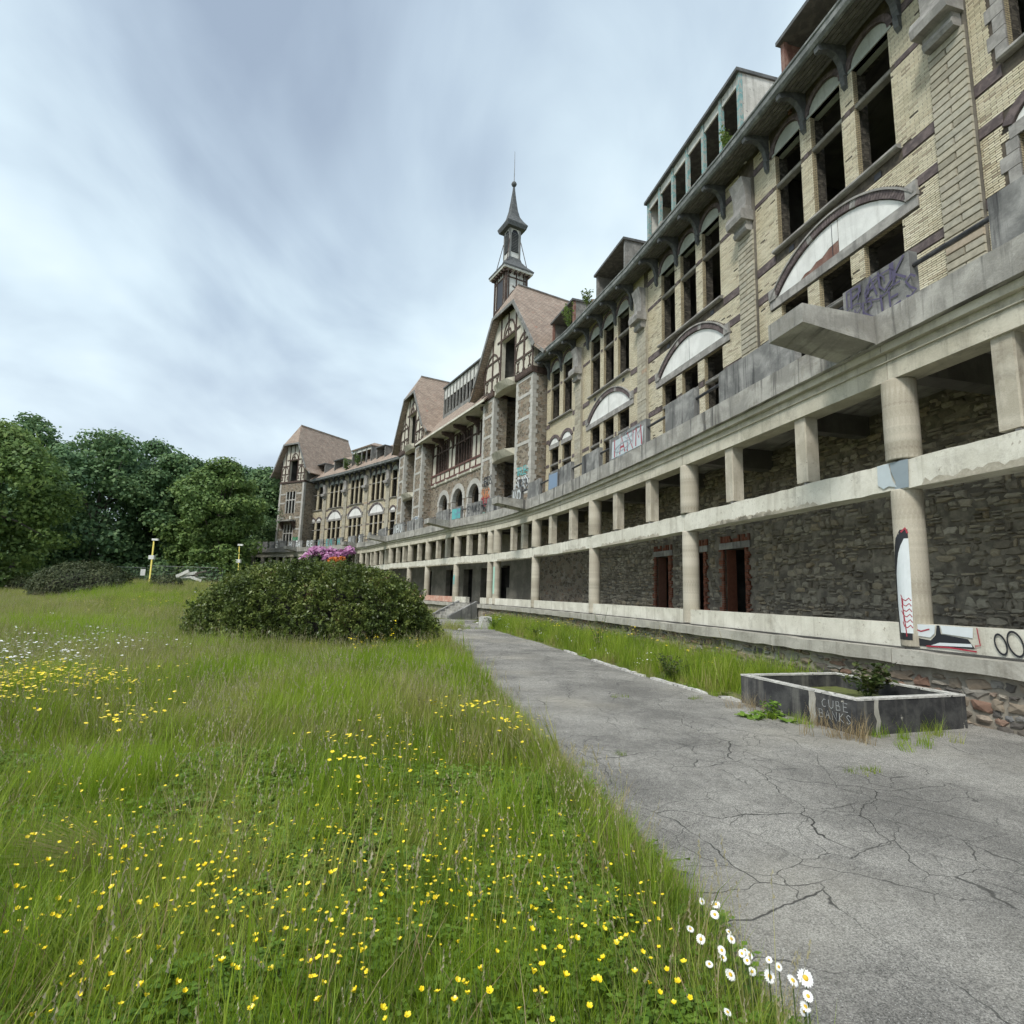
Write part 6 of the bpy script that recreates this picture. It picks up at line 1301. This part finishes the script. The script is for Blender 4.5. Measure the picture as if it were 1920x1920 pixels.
c = at_dir(160, 33); mound('spreading_shrub', 'wide low feathery shrub in the meadow before the fence', c, 2.7, 1.6, 1.75, 11000, .13, 'bushfar', lump=.4, pw=1.0, wob=6)
c = at_dir(312, 34); mound('spreading_shrub', 'small low shrub behind the yellow pole', c, .9, .7, .75, 1500, .13, 'bushfar', lump=.2)
c = at_dir(52, 46); mound('spreading_shrub', 'scrubby bush by the fence below the foremost tree', c, 1.3, 1.0, 1.3, 2500, .16, 'bushfar', lump=.25)
# rhododendron flowers above the bush
MT['rhodo'] = leafmat('rhododendron_bloom', [(0, (.46, .16, .36)), (.5, (.60, .28, .50)), (1, (.70, .46, .62))], .3, 3., .5, .2)
MT['rleaf'] = leafmat('rhododendron_leaf', [(0, (.03, .055, .018)), (1, (.07, .10, .03))], .15, 2., .35, .3)
MT['azalea'] = leafmat('azalea_bloom', [(0, (.55, .13, .03)), (1, (.72, .26, .06))], .3, 3., .5, .2)
def blossoms(name, label, px0, px1, py, yd, n, mat, r):
    c = at_y((px0+px1)/2, py, yd); zb = c[2]-.9; o = thing(name, label, 'flowering shrub', (c[0], c[1], float(hg(c[0], c[1])))); cl = []
    for k in range(n):
        p = at_y(px0+(px1-px0)*(k+.5)/n+random.uniform(-3, 3), py+random.uniform(-9, 8), yd+random.uniform(-.35, .35)); cl.append(p)
        mb = MB(); mb.tube([(p[0]*.97+c[0]*.03, p[1], zb-.6), (p[0], p[1], p[2])], .012, 5); mb.build('stem', 'bark', o)
        Pq, Nq = crown_pts([(p[0], p[1], p[2], r)], 90/r/r, .75, .9); of = bpy.data.objects.new('flower_head', leaf_mesh('flower_head', leaves(Pq, Nq, r*.75*(.7+.6*rng.random(len(Pq))), 0, asp=.8), [mat])); link(of, o)
    Pq, Nq = crown_pts([(p[0]+random.uniform(-.1, .1), p[1], p[2]-.17, .2) for p in cl for _ in (0, 1)], 900, .3, .8); of = bpy.data.objects.new('foliage', leaf_mesh('foliage', leaves(Pq, Nq, .13*(.7+.6*rng.random(len(Pq))), 0, asp=.32), ['rleaf'])); link(of, o)
blossoms('rhododendron', 'pink-purple rhododendron in bloom peeping over the mounded bush', 570, 655, 1042, 15.4, 20, 'rhodo', .14)
blossoms('azalea', 'orange azalea bloom at the top of the mounded bush', 618, 640, 1053, 14.2, 5, 'azalea', .09)
# leafy plants
def leafy(name, label, base, h, spread, n, leaf, mat, cat='plant', group=None, stems=5):
    o = thing(name, label, cat, base, group); P, N = [], []
    mb = MB()
    for k in range(stems):
        a = random.uniform(0, 6.28); tip = np.array([base[0]+math.cos(a)*spread*random.uniform(.2, 1), base[1]+math.sin(a)*spread*random.uniform(.2, 1), base[2]+h*random.uniform(.55, 1)]); mid = (np.array(base)+tip)/2+[0, 0, h*.12]; mb.tube([base, mid, tip], [.008, .006, .003], 5)
        for j in range(n//stems):
            t = random.uniform(.25, 1); p = (np.array(base)*(1-t)**2+2*mid*t*(1-t)+tip*t*t); P.append(p+np.array([random.uniform(-1, 1)*leaf*.8, random.uniform(-1, 1)*leaf*.8, random.uniform(-.4, .5)*leaf])); N.append([random.uniform(-.6, .6), random.uniform(-.6, .6), 1])
    mb.build('stem', 'stem', o); P = np.array(P); N = np.array(N); N /= np.linalg.norm(N, axis=1)[:, None]; of = bpy.data.objects.new('foliage', leaf_mesh('foliage', leaves(P, N, leaf*(.6+.7*rng.random(len(P))), 0, asp=.55), [mat])); link(of, o); return o
MT['dusky'] = leafmat('dusky_green_leaves', [(0, (.035, .06, .02)), (.6, (.075, .105, .03)), (.9, (.12, .125, .045)), (1, (.12, .07, .035))], .25, 1.5, .5, .3)
c = at_z(1630, 1300, .3); leafy('planter_plant', 'dusky leafy plant growing in the concrete planter', (c[0]+.05, c[1]+.12, .2), .50, .42, 330, .10, 'dusky', stems=14)
c = at_z(1460, 1350); leafy('young_weed', 'bright green leafy weed at the foot of the planter', (c[0], c[1]+.06, 0), .26, .2, 60, .07, 'weed', stems=5)
c = at_y(430, 1080, 22); leafy('young_sapling', 'pale young sapling with feathery leaves beside the mounded bush', (c[0], c[1], float(hg(c[0], c[1]))), 2.75, .7, 240, .17, 'tree_b', 'sapling', stems=9)
c = at_z(1150, 1200); leafy('tall_weed', 'tall thin wispy weed in front of the plinth', (2.35, 14.6, 0), 1.25, .35, 60, .06, 'straw', stems=10)
for k, (vx, vy, lab) in enumerate([(1.0, 19.5, 'low bramble at the path edge near the middle of the grassy verge'), (3.0, 10.6, 'pale-flowered weed clump on the verge by the kerb'), (-.6, 24.3, 'dense green weed clump at the far end of the verge')]): leafy('verge_weed', lab, (vx, vy, 0), .5, .45, 220, .07, 'dusky' if k < 2 else 'weed', 'weed', 'weeds on the verge', 14)
c = at_z(820, 1190); leafy('yellow_broom', 'loose weed with yellow flowers in front of the mounded bush', (-2.5, 12.0, .1), .8, .5, 90, .05, 'buttercup', stems=12)
for px, py, y, h, lab in [(1363, 262, 16.6, 1.0, 'small shrub growing in the teal-framed dormer'), (1100, 555, 26.2, 1.1, 'thin shrub sprouting from the gutter beside a dark dormer'), (1068, 590, 27.8, 1.7, 'bushy shrub growing out of the red-framed dormer'), (672, 862, 64.5, 2.6, 'shrub growing in the hipped dormer of the far wing'), (650, 872, 66.0, 1.8, 'shrub growing in the gutter of the far wing')]:
    c = at_y(px, py+h/2*1038/y*1.0, y); leafy('roof_shrub', lab, tuple(c), h, h*.4, 220, .13 if y < 40 else .25, 'tree_b', 'shrub', 'shrubs growing on the roof', 8)

# ------------------------------------------------------------------ poles, fence, debris
for px, pt, pb, yd, lab, lean in [(278, 1012, 1110, 34, 'leaning yellow pole with a small box halfway up in the meadow', .32), (447, 1022, 1090, 40, 'upright yellow pole beyond the mounded bush', .05)]:
    b0 = at_y(px, pb, yd); zb = float(hg(b0[0], b0[1])); tp = at_y(px+(11 if lean > .1 else 2), pt, yd); o = thing('yellow_pole', lab, 'pole', (b0[0], b0[1], zb), 'yellow poles')
    mb = MB(); mb.tube([(b0[0], b0[1], zb-.3), tuple(tp)], .045 if lean > .1 else .035, 8); mb.build('post', 'yellow', o, smooth=True)
    f = Fr(tp[:2], (1, 0)); m2 = MB(); m2.box(f, -.1, .26, -.07, .07, tp[2]-.05, tp[2]+.07); m2.build('lamp_head', 'white', o)
    mid = (np.array([b0[0], b0[1], zb])*.35+tp*.65); f = Fr(mid[:2], (1, 0)); m2 = MB(); m2.box(f, -.2, .12, -.13, .05, mid[2]-.12, mid[2]+.12); m2.build('junction_box', 'white', o)
fpts = [at_dir(p, 53) for p in (-90, 420)]; A, B = np.array(fpts[0]), np.array(fpts[1]); LN = np.linalg.norm(B-A); npn = int(LN/3.5); FF = Fr(A, B-A)
pm = MB(); hgt = 2.0; wdt = 3.45
for x in np.arange(.12, wdt, .16): pm.tube([(x, 0, .1), (x, 0, hgt)], .0035, 3, cap=False)
for z in np.arange(.2, hgt, .22): pm.tube([(0, 0, z), (wdt, 0, z)], .0035, 3, cap=False)
me_wire = pm.mesh('wire_mesh', 'steel'); pm = MB(); pm.tube([(0, 0, .02), (0, 0, hgt), (wdt, 0, hgt), (wdt, 0, .02)], .021, 6); pm.tube([(0, 0, .12), (wdt, 0, .12)], .018, 6); me_frame = pm.mesh('fence_frame', 'steel'); pm = MB(); pm.box(ID, -.3, .3, -.11, .11, 0, .14); me_foot2 = pm.mesh('fence_foot', 'conc')
for k in range(npn):
    p = FF.pt(k*LN/npn, 0, 0); q = FF.pt((k+1)*LN/npn, 0, 0); z = float(min(hg(p[0], p[1]), hg(q[0], q[1]))); W_ = Matrix.Translation((p[0], p[1], z)) @ Matrix.Rotation(math.atan2(q[1]-p[1], q[0]-p[0]), 4, 'Z')
    o = bpy.data.objects.new('fence_panel', None); link(o, None, W_); tag(o, 'galvanised wire mesh site fence panel at the edge of the wood', 'fence', 'site fence panels along the wood'); inst('fence_frame', me_frame, o, W_); inst('wire_mesh', me_wire, o, W_)['kind'] = 'stuff'; inst('fence_foot', me_foot2, o, W_)
for px, py, s, lab in [(8, 1092, .62, 'large white notice board on the fence near the foremost tree'), (268, 1073, .5, 'white notice hung on the fence left of the yellow pole'), (75, 1086, .25, 'tiny white tag on the fence beside the large notice')]:
    c = at_y(px, py, 52.8); f = Fr(c[:2], B-A); m2 = MB(); m2.box(f, -s*.45, s*.45, -.02, .02, c[2]-s*.6, c[2]+s*.6); tag(m2.build('notice_board', 'white'), lab, 'sign')
# debris heap
for k in range(11):
    c3_ = at_y(356+random.uniform(-15, 16), 1080, 45+random.uniform(-1, 1)); c = c3_[:2]; z = c3_[2]-.25; a = random.uniform(-.7, .7); ln = random.uniform(.7, 2.0); f = Fr(c, (math.cos(a), math.sin(a)*.4)); m2 = MB(); t0 = random.uniform(.2, .9)
    m2.beam(f, (-ln/2, z+t0*.35), (ln/2, z+t0*.35+random.uniform(-.35, .5)), random.uniform(.08, .25), -.04, .05); tag(m2.build('scrap_plank', 'whiteboard' if k % 3 else 'bark'), 'whitish scrap plank in the debris heap before the fence' if k % 3 else 'brown scrap plank in the debris heap before the fence', 'plank', 'scrap planks in the debris heap')

p = at_z(238, 1688); ts = thing('grass_tussock', 'pale drooping grass tussock bent over to one side in the near meadow', 'grass tussock', tuple(p)); mb = MB()
for k in range(420):
    q = rng.normal(0, .035, 2); h = random.uniform(.28, .52); blade(mb, p[0]+q[0], p[1]+q[1], h, h*random.uniform(.8, 1.5), math.pi+random.gauss(.15, .42), .0035, 5, 0 if random.random() < .75 else 1, .9)
mb.build('grass_blade', ['grassy', 'straw'], ts, kind='stuff')
for px, py in [(660, 1590), (620, 1610), (480, 1560)]:
    p = at_z(px, py); ts = thing('grass_tussock', 'small dry straw-coloured grass tuft in the near meadow', 'grass tussock', tuple(p), 'dry grass tufts'); mb = MB()
    for k in range(60): q = rng.normal(0, .04, 2); h = random.uniform(.15, .36); blade(mb, p[0]+q[0], p[1]+q[1], h, h*random.uniform(.3, 1.2), random.uniform(0, 6.28), .004, 4, 0, .9)
    mb.build('grass_blade', 'straw', ts, kind='stuff')

# ------------------------------------------------------------------ flowers near the camera, each one its own
random.seed(61)
def daisy_parts():
    h = 1.0; st_ = MB(); st_.tube([(0, 0, -.42), (.01, .0, -.2), (0, 0, 0)], .0022, 5)
    pe = MB()
    for k in range(17):
        a = 6.283*k/17; ca, sa = math.cos(a), math.sin(a); w = .0042; pe.poly([(ca*.006-sa*w*.5, sa*.006+ca*w*.5, .002), (ca*.020-sa*w, sa*.020+ca*w, .003+random.uniform(-.001, .002)), (ca*.026, sa*.026, .001+random.uniform(-.003, .002)), (ca*.020+sa*w, sa*.020-ca*w, .003), (ca*.006+sa*w*.5, sa*.006-ca*w*.5, .002)])
    di = MB(); di.lathe([(.0085, .001), (.0085, .004), (.006, .007), (.001, .0085)], 10); return st_.mesh('stem', 'stem'), pe.mesh('petals', 'petal'), di.mesh('flower_centre', 'disc')
m_st, m_pe, m_di = daisy_parts()
daisies = [(1316, 1690, .9), (1342, 1696, 1.2), (1340, 1715, 1.1), (1294, 1742, .95), (1314, 1761, 1.05), (1366, 1747, .7), (1371, 1761, 1), (1353, 1782, .95), (1356, 1796, .8), (1330, 1808, .85), (1391, 1788, .8), (1397, 1782, .6), (1405, 1791, .9), (1401, 1801, .85), (1369, 1828, 1.25), (1410, 1822, .9), (1443, 1831, 1.3), (1442, 1800, .7), (1460, 1813, .8), (1486, 1839, 1.2), (1510, 1834, 1.7), (1515, 1868, 1.0), (1510, 1888, 1.05), (1508, 1897, .8), (1364, 1898, .8)]
for i, (px, py, s) in enumerate(daisies):
    zt = .20+.12*random.random(); p = at_z(px, py, zt); yaw = random.uniform(0, 6.28); tl = R_(random.uniform(18, 55)); o = bpy.data.objects.new('ox_eye_daisy', None); W_ = Matrix.Translation(p); link(o, None, W_)
    tag(o, 'largest white ox-eye daisy with golden centre leaning over the asphalt' if s == 1.7 else ('white ox-eye daisy with yellow centre at the edge of the path' if s > .75 else 'small half-open ox-eye daisy at the edge of the path'), 'daisy', 'ox-eye daisies at the path edge')
    H_ = W_ @ Matrix.Rotation(R_(random.uniform(-25, 25)), 4, 'Y') @ Matrix.Rotation(tl, 4, 'X') @ Matrix.Rotation(yaw, 4, 'Z') @ Matrix.Scale(s*.64, 4)
    inst('stem', m_st, o, W_ @ Matrix.Rotation(R_(random.uniform(-8, 8)), 4, 'X')); inst('petals', m_pe, o, H_); inst('flower_centre', m_di, o, H_)
bc = []
for v in range(3):
    mb = MB(); mb.tube([(0, 0, -.34), (.012*(v-1), .01, -.15), (0, 0, 0)], .0014, 4, 1); t = .2+.25*v
    for k in range(5):
        a = 1.2566*k; ca, sa = math.cos(a), math.sin(a); w = .0062; z1, z2 = .004+.004*v, .007+.005*v; mb.poly([(ca*.001, sa*.001, 0), (ca*.007-sa*w, sa*.007+ca*w, z1), (ca*.0125-sa*w*.6, sa*.0125+ca*w*.6, z2), (ca*.0125+sa*w*.6, sa*.0125-ca*w*.6, z2), (ca*.007+sa*w, sa*.007-ca*w, z1)], 0)
    bc.append(mb.mesh('buttercup', ['buttercup', 'stem']))
spots = []
for (cx, cy, sx_, sy_, n) in [(560, 1680, 130, 60, 40), (180, 1640, 90, 50, 26), (860, 1660, 140, 90, 42), (760, 1540, 130, 60, 26), (250, 1760, 150, 80, 22), (1000, 1790, 130, 70, 30), (560, 1830, 160, 50, 26), (900, 1460, 90, 40, 16), (700, 1460, 60, 40, 12), (380, 1600, 120, 50, 14), (60, 1780, 60, 60, 12), (1180, 1830, 120, 50, 16), (150, 1870, 120, 30, 9), (780, 1780, 100, 60, 9)]:
    for _ in range(n): spots.append((random.gauss(cx, sx_), random.gauss(cy, sy_)))
for (px, py) in spots:
    if not (5 < px < 1915 and 1390 < py < 1915): continue
    zt = random.uniform(.20, .34); p = at_z(px, py, zt)
    if p[0] > plx(p[1])-.06: continue
    inst('buttercup', bc[random.randrange(3)], None, Matrix.Translation(p) @ Matrix.Rotation(random.uniform(-.5, .5), 4, 'X') @ Matrix.Rotation(random.uniform(-.5, .5), 4, 'Y') @ Matrix.Rotation(random.uniform(0, 6), 4, 'Z') @ Matrix.Scale(random.uniform(.55, .9), 4))
for o in COL.objects:
    if o.name.startswith('buttercup'): tag(o, 'small yellow buttercup in the near meadow grass', 'buttercup', 'buttercups in the near grass')
